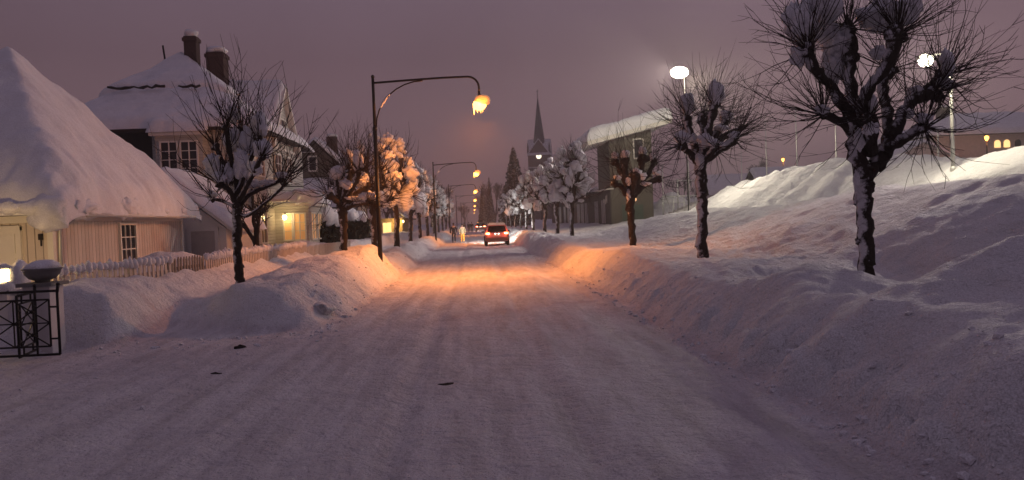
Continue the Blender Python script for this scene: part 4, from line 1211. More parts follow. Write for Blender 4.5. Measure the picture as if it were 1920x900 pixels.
# ------------------------------------------------------------------ picket fences, gate, pillars
def picket_fence(label, x0, y0, x1, y1, ztop, mat, step=.17, snow=.10, w=.085, zb=None, seed=0, cap=True):
    g = random.Random(seed)
    L = math.hypot(x1 - x0, y1 - y0); a = math.atan2(y1 - y0, x1 - x0)
    root = thing('picket_fence', label, 'fence', (x0, y0, 0), 'picket fences along the left yards', a)
    m = MB(); sn = MB(); k = 0; u = 0.0
    while u < L:
        zt = ztop + g.uniform(-.02, .02); lean = g.uniform(-.015, .015)
        m.raw([(u, -.012, .0), (u + w, -.012, .0), (u + w + lean, -.012, zt), (u + w / 2 + lean, -.012, zt + .06), (u + lean, -.012, zt),
               (u, .012, .0), (u + w, .012, .0), (u + w + lean, .012, zt), (u + w / 2 + lean, .012, zt + .06), (u + lean, .012, zt)],
              [(0, 1, 2, 3, 4), (9, 8, 7, 6, 5), (0, 5, 6, 1), (1, 6, 7, 2), (2, 7, 8, 3), (3, 8, 9, 4), (4, 9, 5, 0)])
        if snow: sn.blob((u + w / 2 + lean, 0, zt + .07), (w * .8, .09, snow * g.uniform(.6, 1.3)), 1, .25, 1.5, k)
        u += step; k += 1
    m.build('picket_panel', mat, root)
    MB().box(0, L, .014, .055, ztop - .25, ztop - .17).box(0, L, .014, .055, .35, .43).build('rail', mat, root)
    ps = 0.0
    while ps <= L:
        MB().box(ps - .05, ps + .05, .056, .15, -.2, ztop + .02).build('post', mat, root); ps += 2.4
    if snow: sn.build('snow_clump', MT['treesnow'], root, True)
    return root


picket_fence('snow buried picket fence running from the gate pillar', -7.95, 15.6, -7.25, 19.3, 1.2, MT['picket'], .17, .13, seed=1)
picket_fence('short weathered dark picket gate section beneath the snow heap', -7.25, 19.45, -7.15, 21.4, 1.24, MT['oldpicket'], .17, .0, seed=2)
picket_fence('cream picket fence glowing warm behind the near left tree', -7.13, 21.5, -7.0, 33.4, 1.17, MT['picket'], .18, .13, seed=3)
picket_fence('tall white picket fence with dark gaps before the hedge', -7.2, 34.2, -6.95, 45.0, 1.06, MT['picket'], .26, .0, w=.15, seed=4)


def iron_gate(label, loc, W, Hh, rz):
    root = thing('iron_gate', label, 'gate', loc, 'wrought iron driveway gates', rz)
    m = MB(); r = .016
    def bar(a, b, q=r): m.tube([(a[0], 0, a[1]), (b[0], 0, b[1])], q, 6)
    for p in (((0, 0), (W, 0)), ((0, Hh), (W, Hh)), ((0, 0), (0, Hh)), ((W, 0), (W, Hh))): bar(*p, .021)
    i = .13
    for p in (((i, i), (W - i, i)), ((i, Hh - i), (W - i, Hh - i)), ((i, i), (i, Hh - i)), ((W - i, i), (W - i, Hh - i))): bar(*p)
    for t in (.25, .75):
        bar((W * t, 0), (W * t, i)); bar((W * t, Hh - i), (W * t, Hh)); bar((0, Hh * t), (i, Hh * t)); bar((W - i, Hh * t), (W, Hh * t))
    m.build('frame', MT['iron'], root, True)
    l = MB()
    nq = max(1, round((W - 2 * i) / .55)); cw = (W - 2 * i) / nq
    for k in range(nq):
        for j in range(2):
            a0, a1 = i + k * cw, i + (k + 1) * cw; b0 = i + j * (Hh - 2 * i) / 2; b1 = b0 + (Hh - 2 * i) / 2
            l.tube([(a0, 0, b0), (a1, 0, b1)], .011, 6); l.tube([(a0, .004, b1), (a1, .004, b0)], .011, 6)
            l.tube([(a1, 0, b0), (a1, 0, b1)], .012, 6); l.tube([(a0, 0, b1), (a1, 0, b1)], .011, 6)
            l.blob(((a0 + a1) / 2, 0, (b0 + b1) / 2), (.035, .03, .035), 1, 0)
    l.build('lattice', MT['iron'], root, True)
    h = MB().tube([(W, 0, Hh - .02), (W + .02, 0, Hh + .08)], .025, 8).blob((W + .02, 0, Hh + .10), .035, 1, 0)
    h.build('hinge_post', MT['iron'], root, True)
    return root


g1 = PY(113, 664, 12.6)
iron_gate('black wrought iron gate leaf standing open across the drive, in front of the white pillar', (g1.x - 1.34, 12.6, g1.z), 1.34, .98, 0)
g2 = PY(36, 655, 12.72); g3 = PY(70, 645, 13.6)
iron_gate('second iron gate leaf seen nearly edge on behind the first', (g2.x, 12.72, .06), math.hypot(g3.x - g2.x, .88), .95, math.atan2(.88, g3.x - g2.x))


def pillar(label, x, y, w, z1):
    root = thing('gate_pillar', label, 'pillar', (x, y, 0), 'white gate pillars')
    MB().box(-w, w, -w, w, -.2, z1).build('shaft', MT['pillar'], root)
    MB().box(-w - .07, w + .07, -w - .07, w + .07, z1, z1 + .06).build('cap', MT['bowl'], root)
    return root


pc = PY(80, 528, 13.9)
pillar('white square gate pillar carrying the snowy planter bowl', pc.x, 13.9, .22, 1.09)
pr = thing('planter_bowl', 'dark round planter bowl heaped with snow on the gate pillar', 'planter', (pc.x, 13.9, 1.15))
pr.scale = (.92, .92, .80)
MB().lathe([(.12, 0), (.13, .04), (.22, .08), (.29, .17), (.31, .26), (.335, .27), (.335, .30), (.28, .30), (.26, .24)], n=24).build('bowl', MT['bowl'], pr, True)
MB().blob((0, 0, .30), (.31, .31, .17), 3, .14, 1.6, 8, flat=-.3).build('snow_clump', MT['treesnow'], pr, True)
pg = PY(6, 515, 14.8)
pillar('white gate pillar at the picture edge under the glowing globe', pg.x - .05, 14.8, .22, .95)
gl = thing('globe_lamp', 'glowing globe lamp half buried in snow on the edge gate pillar', 'lamp', (pg.x, 14.8, 1.01))
MB().lathe([(.06, 0), (.05, .08), (.08, .1)], n=12).build('lamp_base', MT['iron'], gl, True)
MB().blob((0, 0, .24), (.15, .15, .15), 3, 0).build('lamp_globe', MT['warm'], gl, True)
MB().blob((-.02, 0, .37), (.17, .17, .10), 2, .2, 1.5, 3, flat=-.2).blob((.02, -.1, .02), (.3, .25, .14), 2, .2, 1.5, 5).blob((.25, .06, .22), (.15, .22, .30), 2, .2, 1.5, 6).build('snow_cap', MT['treesnow'], gl, True)
spot_light('globe_light', (-.2, .25, .26), (-3.9, 5.2, -.1), 420, (1.0, .62, .24), R(62), .8, .12, gl)
point_light('globe_spill', (-.3, .1, .5), 30, (1.0, .62, .22), .12, gl)


# ------------------------------------------------------------------ grandstand building
def grandstand():
    root = thing('grandstand', 'dark stand building with a tall olive tower under a sloping roof of thick snow', 'building', (0, 0, 0))
    MB().box(13.0, 17.0, 75.02, 80.0, -.3, 4.4).build('front_block', MT['olive'], root)
    MB().box(13.02, 17.0, 80.0, 132.0, -.3, 4.3).box(12.9, 13.02, 74.99, 132.0, -.3, 4.32).build('long_block', MT['darkwall'], root)
    MB().prism([(12.95, 4.4), (17.0, 4.4), (17.0, 10.0), (12.95, 9.05)], 'y', 75.0, 82.0).build('tower', MT['olive'], root)
    MB().prism([(12.93, 4.4), (12.949, 4.4), (12.949, 9.05), (12.93, 9.045)], 'y', 75.0, 82.0).build('tower_cladding', MT['darkwall'], root)
    rz = lambda x: 9.0 + (x - 12.95) * .236
    rf = MB().prism([(10.7, rz(10.7)), (18.6, rz(18.6)), (18.6, rz(18.6) + .38), (10.7, rz(10.7) + .38)], 'y', 73.4, 83.5).build('roof', MT['trim'], root)
    slab(10.6, 18.7, 73.3, 83.6, lambda X, Y: 9.38 + (X - 12.95) * .236, 1.15, .8, .14, 41, .10).build('snow', MT['roofsnow'], rf, True)
    lr = MB().box(12.6, 17.2, 82.02, 132.5, 4.32, 4.5).build('long_roof', MT['dark'], root)
    slab(12.5, 17.2, 82.1, 132.5, lambda X, Y: 4.5 + 0 * X, .5, .4, .3, 43, .12).build('snow', MT['roofsnow'], lr, True)
    MB().box(12.5, 13.2, 74.7, 82.0, 4.41, 4.5).build('ledge', MT['trim'], root)
    window(root, 'y', 15.35, 16.15, 7.3, 9.0, 75.0, 1, 1, -1, fw=.12)
    d = MB().box(14.0, 16.0, 74.95, 75.01, .5, 2.9).build('door', MT['greendoor'], root)
    MB().box(14.95, 15.05, 74.92, 74.948, .5, 2.9).build('door_seam', MT['dark'], d)
    MB().box(13.88, 14.0, 74.93, 75.0, .5, 3.02).box(16.0, 16.12, 74.93, 75.0, .5, 3.02).box(13.88, 16.12, 74.925, 75.0, 2.9, 3.03).build('door_frame', MT['olive'], root)
    wl = MB().lathe([(.05, -.15), (.16, -.05), (.16, .12), (.06, .2)], (15.2, 74.8, 3.35), 12).build('wall_lamp', emat('dim_wall_lamp', (1, .55, .25), 1.2), root, True)
    # vertical strip windows of the long side
    for y0 in (78, 82.5, 90, 93.5, 97, 104, 107.5, 112, 118, 123):
        s = MB()
        for k in range(3): s.box(12.86, 12.895, y0 + k * .85, y0 + k * .85 + .42, 1.2, 3.5)
        s.build('strip_window', MT['paleglass'], root)
    # unreadable white scrawl sprayed near the corner
    sc = MB()
    pts = [(76.6, 3.25), (76.9, 3.6), (77.0, 3.2), (77.2, 3.55), (77.45, 3.3), (77.3, 3.15), (77.7, 3.5), (77.75, 3.1), (78.0, 3.6), (78.2, 3.9), (78.1, 3.1), (78.5, 3.5), (78.8, 3.95), (78.75, 3.2)]
    sc.tube([(12.88, 78.9 - (a - 76.6), b_) for a, b_ in pts[::-1]], .035, 4)
    sc.build('graffiti', MT['trim'], root)
    # balcony rail on the lower roof
    rl = MB()
    for k in range(14): rl.box(12.62, 12.66, 82.4 + k * .6, 82.44 + k * .6, 5.0, 6.5)
    rl.box(12.6, 12.68, 82.4, 90.4, 6.5, 6.58)
    rl.build('balcony_rail', MT['galv'], root)
    return root


grandstand()


def stair_rail():
    root = thing('stair_railing', 'galvanised stair railing on the snowy steps right of the olive tower', 'railing', (17.2, 73.0, 0))
    st = MB()
    for k in range(9):
        st.box(.4 + k * .42, .4 + (k + 1) * .42, 0, 2.2, .3, 1.75 + k * .16)
    st.build('steps', MT['pillar'], root)
    m = MB()
    for k in range(5):
        u = .2 + k * 1.0
        m.tube([(u, -.05, 1.0), (u, -.05, 3.55)], .04, 6)
    m.tube([(.2, -.05, 3.5), (4.2, -.05, 3.5)], .045, 6).tube([(.2, -.05, 2.9), (4.2, -.05, 2.9)], .03, 6)
    m.build('front_rail', MT['galv'], root, True)
    b_ = MB()
    for k in range(27):
        u = .2 + k * .15
        b_.tube([(u, -.05, 2.1), (u, -.05, 3.45)], .014, 4)
    b_.build('baluster', MT['galv'], root, True)
    f = MB()
    for u, t in ((.7, 6.6), (2.1, 5.2), (3.2, 6.9)):
        f.tube([(u, 1.8, 1.0), (u, 1.8, t)], .045, 6)
    f.tube([(.7, 1.8, 5.0), (4.0, 1.8, 5.0)], .03, 6)
    for k in range(14): f.tube([(.7 + k * .25, 1.8, 3.4), (.7 + k * .25, 1.8, 5.0)], .012, 4)
    f.build('fence_post', MT['galv'], root, True)


stair_rail()


# ------------------------------------------------------------------ church
def church():
    X, Y = 21.3, 250
    root = thing('church', 'stone church tower with tall slate spire and glowing clock face', 'church', (X, Y, 0), None, R(-10))
    w = 3.35
    MB().box(-w, w, -w, w, -.5, 21.8).build('tower', MT['stone'], root)
    MB().box(-w - .2, w + .2, -w - .2, w + .2, 17.6, 18.0).build('string_course', MT['pillar'], root)
    g = MB()
    g.prism([(-w, 21.8), (w, 21.8), (0, 26.3)], 'y', -w - .02, w + .02)
    g.prism([(-w, 21.8), (w, 21.8), (0, 26.29)], 'x', -w - .02, w + .02)
    gf = g.build('gable', MT['stone'], root)
    r = MB()
    for sg in (1, -1):
        for ax in ('y', 'x'):
            r.prism([(sg * (w + .35), 21.5), (0, 26.4), (0, 26.75), (sg * (w + .35), 21.9)] if sg > 0 else [(0, 26.4), (sg * (w + .35), 21.5), (sg * (w + .35), 21.9), (0, 26.75)], ax, -w - .3, w + .3)
    r.build('gable_roof', MT['roofsnow'], root)
    n = 8; v = [(2.05 * math.cos((k + .5) * 2 * math.pi / n), 2.05 * math.sin((k + .5) * 2 * math.pi / n), 24.6) for k in range(n)] + [(0, 0, 40.4)]
    MB().raw(v, [(k, (k + 1) % n, n) for k in range(n)] + [list(range(n))[::-1]]).build('spire', MT['slate'], root)
    MB().tube([(0, 0, 40), (0, 0, 42.4)], .07, 6).box(-.4, .4, -.06, .06, 41.6, 41.75).blob((0, 0, 40.6), .2, 1, 0).build('weather_vane', MT['iron'], root)
    for sx in (-1, 1):
        for sy in (-1, 1):
            MB().tube([(sx * w, sy * w, 21.5), (sx * w, sy * w, 24.2), (sx * w, sy * w, 25.6)], [.3, .26, .03], 8).build('pinnacle', MT['stone'], root)
    cf = MB()
    cf.raw([(.82 * math.cos(k * math.pi / 12), -w - .16, 21.2 + .82 * math.sin(k * math.pi / 12)) for k in range(24)] + [(.82 * math.cos(k * math.pi / 12), -w + .05, 21.2 + .82 * math.sin(k * math.pi / 12)) for k in range(24)],
           [list(range(24))[::-1]] + [(k, (k + 1) % 24, 24 + (k + 1) % 24, 24 + k) for k in range(24)])
    c = cf.build('clock_face', MT['clock'], root)
    MB().box(-.05, .05, -w - .22, -w - .17, 21.2, 21.85).box(0, .45, -w - .22, -w - .171, 21.15, 21.25).build('clock_hand', MT['iron'], c)
    for sx in (-1.2, 1.2):
        window(root, 'y', sx - .45, sx + .45, 13.5, 16.5, -w, 1, 3, -1, fw=.2, name='louvre_window')
    # nave behind the tower
    MB().prism([(-6, -.5), (6, -.5), (6, 9), (0, 16), (-6, 9)], 'y', w, 30).build('nave', MT['stone'], root)
    MB().prism([(-6.4, 8.6), (0, 16.05), (6.4, 8.6), (6.4, 9.1), (0, 16.6), (-6.4, 9.1)], 'y', w + .01, 30.3).build('nave_roof', MT['roofsnow'], root)


church()


# ------------------------------------------------------------------ hill houses
def hill_house():
    p = PY(1880, 288, 88); z = p.z - 2.0
    root = thing('hill_house', 'large house on the hill with wide snow roof and warm arched windows', 'house', (p.x, p.y, z))
    MB().box(-8, 12, 0, 12, 0, 4.2).build('wall', MT['hillwall'], root)
    MB().box(-8.2, -5.5, -.6, -.05, 1.8, 2.2).build('balcony', MT['trim'], root)
    rf = MB().raw([(-9, -1, 4.2), (13, -1, 4.2), (13, 13, 4.2), (-9, 13, 4.2), (-2, 6, 6.9), (6, 6, 6.9)], [(0, 3, 2, 1), (0, 1, 5, 4), (1, 2, 5), (2, 3, 4, 5), (3, 0, 4)]).build('roof', MT['rooftile'], root)

    def zf(X, Y):
        return np.minimum(4.25 + np.minimum(np.minimum(Y + 1, 13 - Y), np.minimum(X + 9, 13 - X)) * .385, 6.9)
    slab(-9.1, 13.1, -1.1, 13.1, zf, .5, .4, .3, 47, .1).build('snow', MT['roofsnow'], rf, True)
    ch = MB().box(-3.4, -2.2, 6, 7.2, 6, 8.2).build('chimney', MT['brick'], rf)
    MB().blob((-2.8, 6.6, 8.3), (.75, .7, .25), 2, .15, 1.5, 4).build('snow', MT['roofsnow'], ch, True)
    for k, x0 in enumerate((-.6, .5, 1.8)):
        m = MB()
        pts = [(x0 - .35, 2.7), (x0 + .35, 2.7), (x0 + .35, 3.2)] + [(x0 + .35 * math.cos(a * math.pi / 8), 3.2 + .35 * math.sin(a * math.pi / 8)) for a in range(1, 9)]
        m.prism(pts, 'y', -.06, .02)
        m.build('arched_window', MT['warmwin'] if k != 2 else MT['glass'], root)
    # small annex
    an = MB().prism([(-14.5, 0), (-8.6, 0), (-8.6, 1.8), (-11.5, 3.3), (-14.5, 1.8)], 'y', -4, 3).build('annex', MT['hillwall'], root)
    slab(-15, -8.2, -4.3, 3.2, lambda X, Y: 3.3 - .5 * np.abs(X + 11.5), .4, .35, .25, 49, .1).build('annex_snow', MT['roofsnow'], root, True)


hill_house()


def far_house(label, px, py, Y, w, d, h, rh, seed):
    p = PY(px, py, Y); z = p.z - h - rh - .6; print('FARHOUSE', px, p.x, z, H(p.x, p.y))
    root = thing('distant_house', label, 'house', (p.x, p.y, z), 'hazy houses on the hill')
    MB().box(-w, w, 0, d, 0, h).build('wall', MT['hillwall'], root)
    rf = MB().prism([(-.5, h - .1), (d / 2, h + rh), (d + .5, h - .1), (d + .5, h + .1), (d / 2, h + rh + .2), (-.5, h + .1)], 'x', -w - .4, w + .4).build('roof', MT['rooftile'], root)
    slab(-w - .5, w + .5, -.6, d + .6, lambda X, Yy: h + rh + .2 - (rh + .2) / (d / 2 + .5) * np.abs(Yy - d / 2), .45, .4, .3, seed, .1).build('snow', MT['roofsnow'], rf, True)
    for k in (-.5, .2):
        window(root, 'y', k * w, k * w + 1.0, h * .35, h * .75, 0, 2, 2, -1)


far_house('hazy low house with snow roof left of the small orange hill lamp', 1400, 322, 130, 6, 8, 3.5, 3, 71)
far_house('hazy snow roofed house behind the left twigs of the largest tree', 1530, 306, 105, 7, 9, 4, 3.2, 72)
far_house('snow roofed house behind the trunk of the largest tree and the lit crest', 1690, 288, 95, 7, 9, 5, 3.6, 73)


# ------------------------------------------------------------------ cars
def loft(stations, n=20):
    """stations: (y, half width bottom, half width top, z bottom, z top, corner)"""
    m = MB(); rings = []
    for (y, wb, wt, zb, zt, k) in stations:
        ring = []
        for j in range(n):
            a = 2 * math.pi * (j + .5) / n
            c, s_ = math.cos(a), math.sin(a)
            px = math.copysign(abs(c) ** (2 / k), c); pz = math.copysign(abs(s_) ** (2 / k), s_)
            t = (pz + 1) / 2; w = wb + (wt - wb) * t
            ring.append((px * w, y, zb + (zt - zb) * t))
        rings.append(ring)
    v = [p for r_ in rings for p in r_]; f = []
    for i in range(len(rings) - 1):
        for j in range(n):
            f.append((i * n + j, i * n + (j + 1) % n, (i + 1) * n + (j + 1) % n, (i + 1) * n + j))
    f.append(list(range(n))); f.append([(len(rings) - 1) * n + j for j in range(n)][::-1])
    return m.raw(v, f)


def wheel(parent, x, y, r=.36, w=.24):
    t = MB(); n = 20; prof = [(-w / 2, r * .62), (-w / 2, r * .93), (-w * .35, r), (w * .35, r), (w / 2, r * .93), (w / 2, r * .62)]
    v = []; f = []
    for (dx, rr) in prof:
        for j in range(n):
            a = 2 * math.pi * j / n; v.append((x + dx, y + rr * math.cos(a), r + rr * math.sin(a)))
    for i in range(len(prof) - 1):
        for j in range(n): f.append((i * n + j, i * n + (j + 1) % n, (i + 1) * n + (j + 1) % n, (i + 1) * n + j))
    o = t.raw(v, f).build('wheel', MT['tyre'], parent, True)
    h = MB(); v = []
    for dx in (-w * .42, w * .42):
        for j in range(n):
            a = 2 * math.pi * j / n; v.append((x + dx, y + r * .63 * math.cos(a), r + r * .63 * math.sin(a)))
    h.raw(v, [list(range(n)), [n + j for j in range(n)][::-1]]).build('rim', MT['rim'], o)


def car(label, loc, rz, paint, roofmat, box=False, lights=1.0):
    root = thing('car', label, 'car', loc, 'cars driving away down the street', rz)
    body = [(-2.25, .80, .82, .42, .98, 5), (-2.18, .88, .86, .34, 1.04, 6), (-1.6, .92, .88, .28, 1.06, 6), (0, .93, .89, .26, 1.04, 6), (1.2, .92, .87, .28, 1.0, 6), (1.9, .88, .80, .32, .92, 5), (2.25, .75, .66, .42, .74, 4)]
    b_ = loft(body, 28).build('body', paint, root, True)
    cab = [(-2.12, .78, .66, .95, 1.18, 5), (-1.95, .82, .64, .95, 1.5, 5), (-1.5, .84, .66, .95, 1.66, 5), (-.3, .84, .66, .95, 1.70, 5), (.5, .84, .64, .95, 1.62, 5), (1.25, .80, .66, .93, 1.08, 5)]
    loft(cab, 28).build('cabin', MT['glass'], root, True)
    rt = [(-2.05, .63, .6, 1.50, 1.565, 4), (-1.5, .70, .66, 1.62, 1.70, 4), (-.3, .70, .66, 1.66, 1.735, 4), (.5, .68, .62, 1.58, 1.65, 4)]
    ro = loft(rt, 20).build('roof_panel', roofmat, root, True)
    MB().tube([(-.60, -1.6, 1.70), (-.60, -1.4, 1.77), (-.60, .2, 1.77), (-.60, .4, 1.68)], .02, 6).build('roof_rail', MT['plastic'], ro)
    MB().tube([(.60, -1.6, 1.70), (.60, -1.4, 1.77), (.60, .2, 1.77), (.60, .4, 1.68)], .02, 6).build('roof_rail', MT['plastic'], ro)
    for s_ in (-1, 1):   # rear pillars
        MB().tube([(s_ * .80, -2.10, 1.0), (s_ * .70, -2.0, 1.35), (s_ * .62, -1.9, 1.56)], [.075, .07, .06], 8).build('pillar', paint, root, True)
    MB().box(-.66, .66, -2.16, -2.02, 1.50, 1.56).build('spoiler', paint, root)
    tg = MB().box(-.72, .72, -2.275, -2.2, .64, .98).build('tailgate', paint, root)
    MB().box(-.27, .27, -2.29, -2.274, .74, .86).build('number_plate', MT['plate'], tg)
    MB().box(-.17, -.08, -2.30, -2.276, .885, .925).box(.08, .17, -2.30, -2.276, .885, .925).build('plate_light', MT['platelight'], tg)
    for s_ in (-1, 1):
        tl = MB().blob((s_ * .68, -2.22, .93), (.21, .09, .10), 2, .04).build('tail_light', MT['tail'], root, True)
        point_light('tail_light_lamp', (s_ * .68, -2.6, .93), 16, (1, .16, .06), .06, root)
        MB().blob((s_ * .67, -2.275, .93), (.14, .05, .055), 1, 0).build('bulb', MT['tailcore'], tl, True)
        MB().blob((s_ * .95 + s_ * .06, .75, 1.05), (.11, .07, .08), 2, .05).build('mirror', MT['plastic'], root, True)
        MB().blob((s_ * .62, 2.16, .66), (.17, .10, .08), 2, .03).build('headlight', MT['head'], root, True)
        if lights:
            spot_light('headlight_beam', (s_ * .62, 2.36, .68), (.03 + .02 * s_, 1, -.10), 20000 * lights, (1, .95, .86), R(44), 1.0, .08, root)
    MB().box(-.86, .86, -2.32, -2.2, .40, .60).build('bumper', MT['greybumper'], root)
    MB().box(-.5, .5, -2.335, -2.318, .30, .38).build('skid_plate', MT['rim'], root)
    for x in (-.82, .82):
        for y in (-1.4, 1.4): wheel(root, x, y)
    if box:
        loft([(-1.5, .3, .26, 1.80, 2.0, 4), (-1.3, .42, .36, 1.78, 2.12, 4), (.3, .42, .34, 1.78, 2.12, 4), (.8, .25, .2, 1.8, 1.95, 4)], 16).build('roof_box', MT['plastic'], root, True)
    return root


car('red sport utility car driving away, nearest on the street, tail lights glowing', (1.68, 62.3, .0), 0, MT['carpaint'], MT['carroof'])
car('small dark car with roof box, farther ahead down the street', (1.15, 145, 0), 0, MT['darkcar'], MT['darkcar'], True, .5)


# ------------------------------------------------------------------ people
def skin(name, verts, edges, mat, parent, root_i=0):
    me = bpy.data.meshes.new(name)
    me.from_pydata([v[:3] for v in verts], edges, [])
    o = bpy.data.objects.new(name + '_src', me); COL.objects.link(o)
    md = o.modifiers.new('s', 'SKIN'); md.use_smooth_shade = True
    ms = o.modifiers.new('u', 'SUBSURF'); ms.levels = 1; ms.render_levels = 1
    for i, v in enumerate(verts):
        sv = me.skin_vertices[0].data[i]; r = v[3]; sv.radius = r if hasattr(r, '__len__') else (r, r); sv.use_root = (i == root_i)
    bpy.context.view_layer.update()
    dg = bpy.context.evaluated_depsgraph_get()
    m2 = bpy.data.meshes.new_from_object(o.evaluated_get(dg)); m2.name = name
    bpy.data.objects.remove(o)
    m2.materials.clear(); m2.materials.append(mat)
    m2.polygons.foreach_set('use_smooth', [True] * len(m2.polygons))
    r_ = bpy.data.objects.new(name, m2); COL.objects.link(r_); r_.parent = parent
    return r_


def person(label, loc, rz, top, legs, step=.16, h=1.76, hairy=True, coat=.86):
    root = thing('person', label, 'person', loc, 'people walking away down the street', rz)
    k = h / 1.76
    sc = lambda L: [(a * k, b_ * k, c * k, r if not hasattr(r, '__len__') else r) for a, b_, c, r in L]
    V = sc([(0, 0, .95, (.13, .10)), (0, 0, 1.2, (.14, .10)), (0, .0, 1.42, (.12, .09)), (0, .01, 1.50, .055), (0, .02, 1.56, .06), (0, .02, 1.64, (.078, .095)), (0, .02, 1.73, (.065, .08)),
            (-.10, 0, .90, .085), (-.11, step * .4, .50, .06), (-.11, step, .09, .042), (-.11, step + .14, .04, .035),
            (.10, 0, .90, .085), (.11, -step * .2, .50, .06), (.11, -step, .10, .042), (.11, -step + .14, .04, .035),
            (-.19, 0, 1.42, .05), (-.26, -.03, 1.14, .04), (-.25, .06, .90, .032), (-.25, .09, .80, .035),
            (.19, 0, 1.42, .05), (.26, .0, 1.14, .04), (.25, .05, .90, .032), (.25, .08, .80, .035)])
    E = [(0, 1), (1, 2), (2, 3), (3, 4), (4, 5), (5, 6), (0, 7), (7, 8), (8, 9), (9, 10), (0, 11), (11, 12), (12, 13), (13, 14), (2, 15), (15, 16), (16, 17), (17, 18), (2, 19), (19, 20), (20, 21), (21, 22)]
    skin('body', V, E, MT['skin'], root)
    T = sc([(0, 0, coat, (.18, .14)), (0, 0, 1.12, (.175, .135)), (0, 0, 1.40, (.165, .12)), (0, .01, 1.49, .085),
            (-.19, 0, 1.40, .075), (-.27, -.03, 1.13, .065), (-.26, .05, .88, .05), (.19, 0, 1.40, .075), (.27, 0, 1.13, .065), (.26, .05, .88, .05)])
    skin('jacket', T, [(0, 1), (1, 2), (2, 3), (2, 4), (4, 5), (5, 6), (2, 7), (7, 8), (8, 9)], top, root)
    Lg = sc([(0, 0, .96, (.15, .12)), (-.10, 0, .86, .10), (-.11, step * .4, .50, .078), (-.11, step, .10, .062), (.10, 0, .86, .10), (.11, -step * .2, .50, .078), (.11, -step, .11, .062)])
    skin('trousers', Lg, [(0, 1), (1, 2), (2, 3), (0, 4), (4, 5), (5, 6)], legs, root)
    for sx, st in ((-1, step), (1, -step)):
        MB().blob((sx * .11 * k, st + .06, .045), (.055, .14, .055), 2, .03).build('boot', MT['plastic'], root, True)
    if hairy:
        MB().blob((0, .005 * k, 1.69 * k), (.092, .108, .10), 2, .06).build('hair', MT['hair'], root, True)
    return root


person('walker in a dark jacket and dark trousers, left of the pair near the red car', (-1.92, 74, H(-1.92, 74)), 0, MT['navy'], MT['blackcloth'], .14, 1.82, coat=.80)
person('walker in a cream jacket and orange trousers beside the dark clad one', (-1.12, 74, H(-1.12, 74)), 0, MT['cream'], MT['orange'], .10, 1.70, coat=.72)
person('tiny dark walker far off, leftmost of the distant three', (-1.75, 138, H(-1.7, 138)), 0, MT['navy'], MT['blackcloth'], .15, 1.72)
person('tiny dark walker far off, in the middle of the distant three', (-.95, 140, H(-.95, 140)), 0, MT['blackcloth'], MT['blackcloth'], .12, 1.80)
person('tiny dark walker far off, nearest the small dark car', (-.45, 140, H(-.45, 140)), 0, MT['navy'], MT['blackcloth'], .16, 1.78)

# ------------------------------------------------------------------ lumps on the road
for i, (px, py, rx, ry, rz, lab, mt) in enumerate((
        (450, 653, .10, .07, .06, 'black frozen clod of dirt by the foot of the left mound', 'debris'), (405, 702, .07, .04, .02, 'small dark crumb left of the black clod', 'debris'),
        (836, 722, .09, .06, .012, 'flat dark ice patch in the middle of the road', 'debris'), 
        (600, 575, .28, .3, .2, 'angular snow block leaning on the left mound', 'snow'))):
    d = ray(px, py); t = 1.0
    pt = CAM + d * 8
    for s_ in range(400):
        q = CAM + d * (5 + s_ * .05)
        if q.z <= H(q.x, q.y): pt = q; break
    o = MB().blob((0, 0, 0), (rx, ry, rz), 2, .35, 2.2, i).build('snow_block' if mt == 'snow' else 'dirt_clod', MT[mt], None, mt == 'snow', (pt.x, pt.y, H(pt.x, pt.y) + (0 if mt != 'snow' else -.06)))
    tag(o, lab, 'snow block' if mt == 'snow' else 'clod')

g = random.Random(77)
cl = MB()
for k in range(1700):
    right = g.random() < .62
    Y_ = 4.5 + 50 * g.random() ** 1.7
    if right: X_ = 2.9 + abs(g.gauss(0, .22)) + (g.random() ** 8) * 1.2
    else:
        if Y_ < 14.3: X_ = g.uniform(-8, -2.2); Y_ = 14.6 - abs(g.gauss(0, .8)) if g.random() < .8 else Y_
        else: X_ = -2.6 - abs(g.gauss(0, .28)) - (g.random() ** 8) * 1.0
    s_ = .008 + .034 * g.random() ** 4
    cl.blob((X_, Y_, H(X_, Y_) + s_ * .25), (s_ * g.uniform(.8, 1.6), s_ * g.uniform(.8, 1.4), s_ * g.uniform(.6, 1.0)), 1, .45, 2.1, k % 97)
tag(cl.build('snow_clods', MT['treesnow'], None, False), 'broken snow crumbs and clods strewn along the foot of both snow banks', 'snow clods', None, 'stuff')

# ------------------------------------------------------------------ sky, faint sun, haze
w = bpy.data.worlds.new('World'); scn.world = w; w.use_nodes = True
nt = w.node_tree; bg = nt.nodes['Background']; L = nt.links.new
tc = nd(nt, 'ShaderNodeTexCoord'); sp = nd(nt, 'ShaderNodeSeparateXYZ'); L(tc.outputs['Generated'], sp.inputs[0])
rp = nd(nt, 'ShaderNodeValToRGB')
els = rp.color_ramp.elements
els[0].position = 0.0; els[0].color = (.290, .170, .182, 1)
els[1].position = 1.0; els[1].color = (.172, .136, .196, 1)
for p_, c_ in ((.08, (.240, .144, .160)), (.2, (.160, .100, .122)), (.4, (.150, .114, .164))):
    e_ = els.new(p_); e_.color = (*c_, 1)
L(sp.outputs['Z'], rp.inputs['Fac'])
sky = nd(nt, 'ShaderNodeTexSky'); sky.sky_type = 'NISHITA'; sky.sun_disc = False; sky.sun_elevation = R(-6); sky.sun_rotation = R(200)
ns = nd(nt, 'ShaderNodeTexNoise', i_Scale=2.2, i_Detail=4.0)
L(tc.outputs['Generated'], ns.inputs['Vector'])
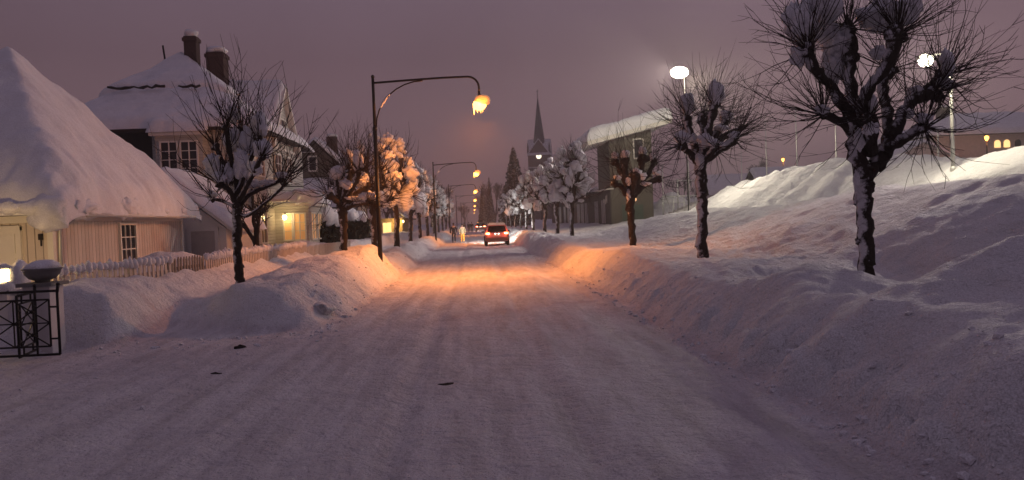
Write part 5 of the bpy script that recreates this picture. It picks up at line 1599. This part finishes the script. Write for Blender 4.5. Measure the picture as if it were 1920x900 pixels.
mr = nd(nt, 'ShaderNodeMapRange'); mr.inputs['To Min'].default_value = .72; mr.inputs['To Max'].default_value = 1.28
L(ns.outputs['Fac'], mr.inputs['Value'])
dt = nd(nt, 'ShaderNodeVectorMath', operation='DOT_PRODUCT'); dt.inputs[1].default_value = Vector((.74, .58, .34)).normalized()
L(tc.outputs['Generated'], dt.inputs[0])
dm = nd(nt, 'ShaderNodeMapRange'); dm.inputs['From Min'].default_value = -1; dm.inputs['To Min'].default_value = .40; dm.inputs['To Max'].default_value = 1.22
L(dt.outputs['Value'], dm.inputs['Value'])
mm = nd(nt, 'ShaderNodeMath', operation='MULTIPLY'); L(mr.outputs['Result'], mm.inputs[0]); L(dm.outputs['Result'], mm.inputs[1])
scv = nd(nt, 'ShaderNodeVectorMath', operation='SCALE'); L(rp.outputs['Color'], scv.inputs[0]); L(mm.outputs[0], scv.inputs['Scale'])
sk2 = nd(nt, 'ShaderNodeVectorMath', operation='SCALE'); sk2.inputs['Scale'].default_value = .08; L(sky.outputs['Color'], sk2.inputs[0])
add = nd(nt, 'ShaderNodeVectorMath', operation='ADD'); L(scv.outputs[0], add.inputs[0]); L(sk2.outputs[0], add.inputs[1])
L(add.outputs[0], bg.inputs['Color']); bg.inputs['Strength'].default_value = 1.0

sl = bpy.data.lights.new('sun', 'SUN'); sl.energy = .03; sl.angle = R(60); sl.color = (.85, .8, 1.0)
so = bpy.data.objects.new('sun', sl); COL.objects.link(so); so.rotation_euler = (R(35), 0, R(-20))

hz = MB().box(-520, 520, -60, 780, -8, 48).build('haze', None)
hm = bpy.data.materials.new('haze'); hm.use_nodes = True; hn = hm.node_tree
hn.nodes.clear()
ho = hn.nodes.new('ShaderNodeOutputMaterial'); hv = hn.nodes.new('ShaderNodeVolumePrincipled')
hv.inputs['Color'].default_value = (.9, .85, .85, 1); hv.inputs['Density'].default_value = .0017; hv.inputs['Anisotropy'].default_value = .55
hn.links.new(hv.outputs[0], ho.inputs['Volume'])
hz.data.materials.append(hm)
tag(hz, 'thin frosty night haze glowing around the lamps', 'haze', None, 'stuff')
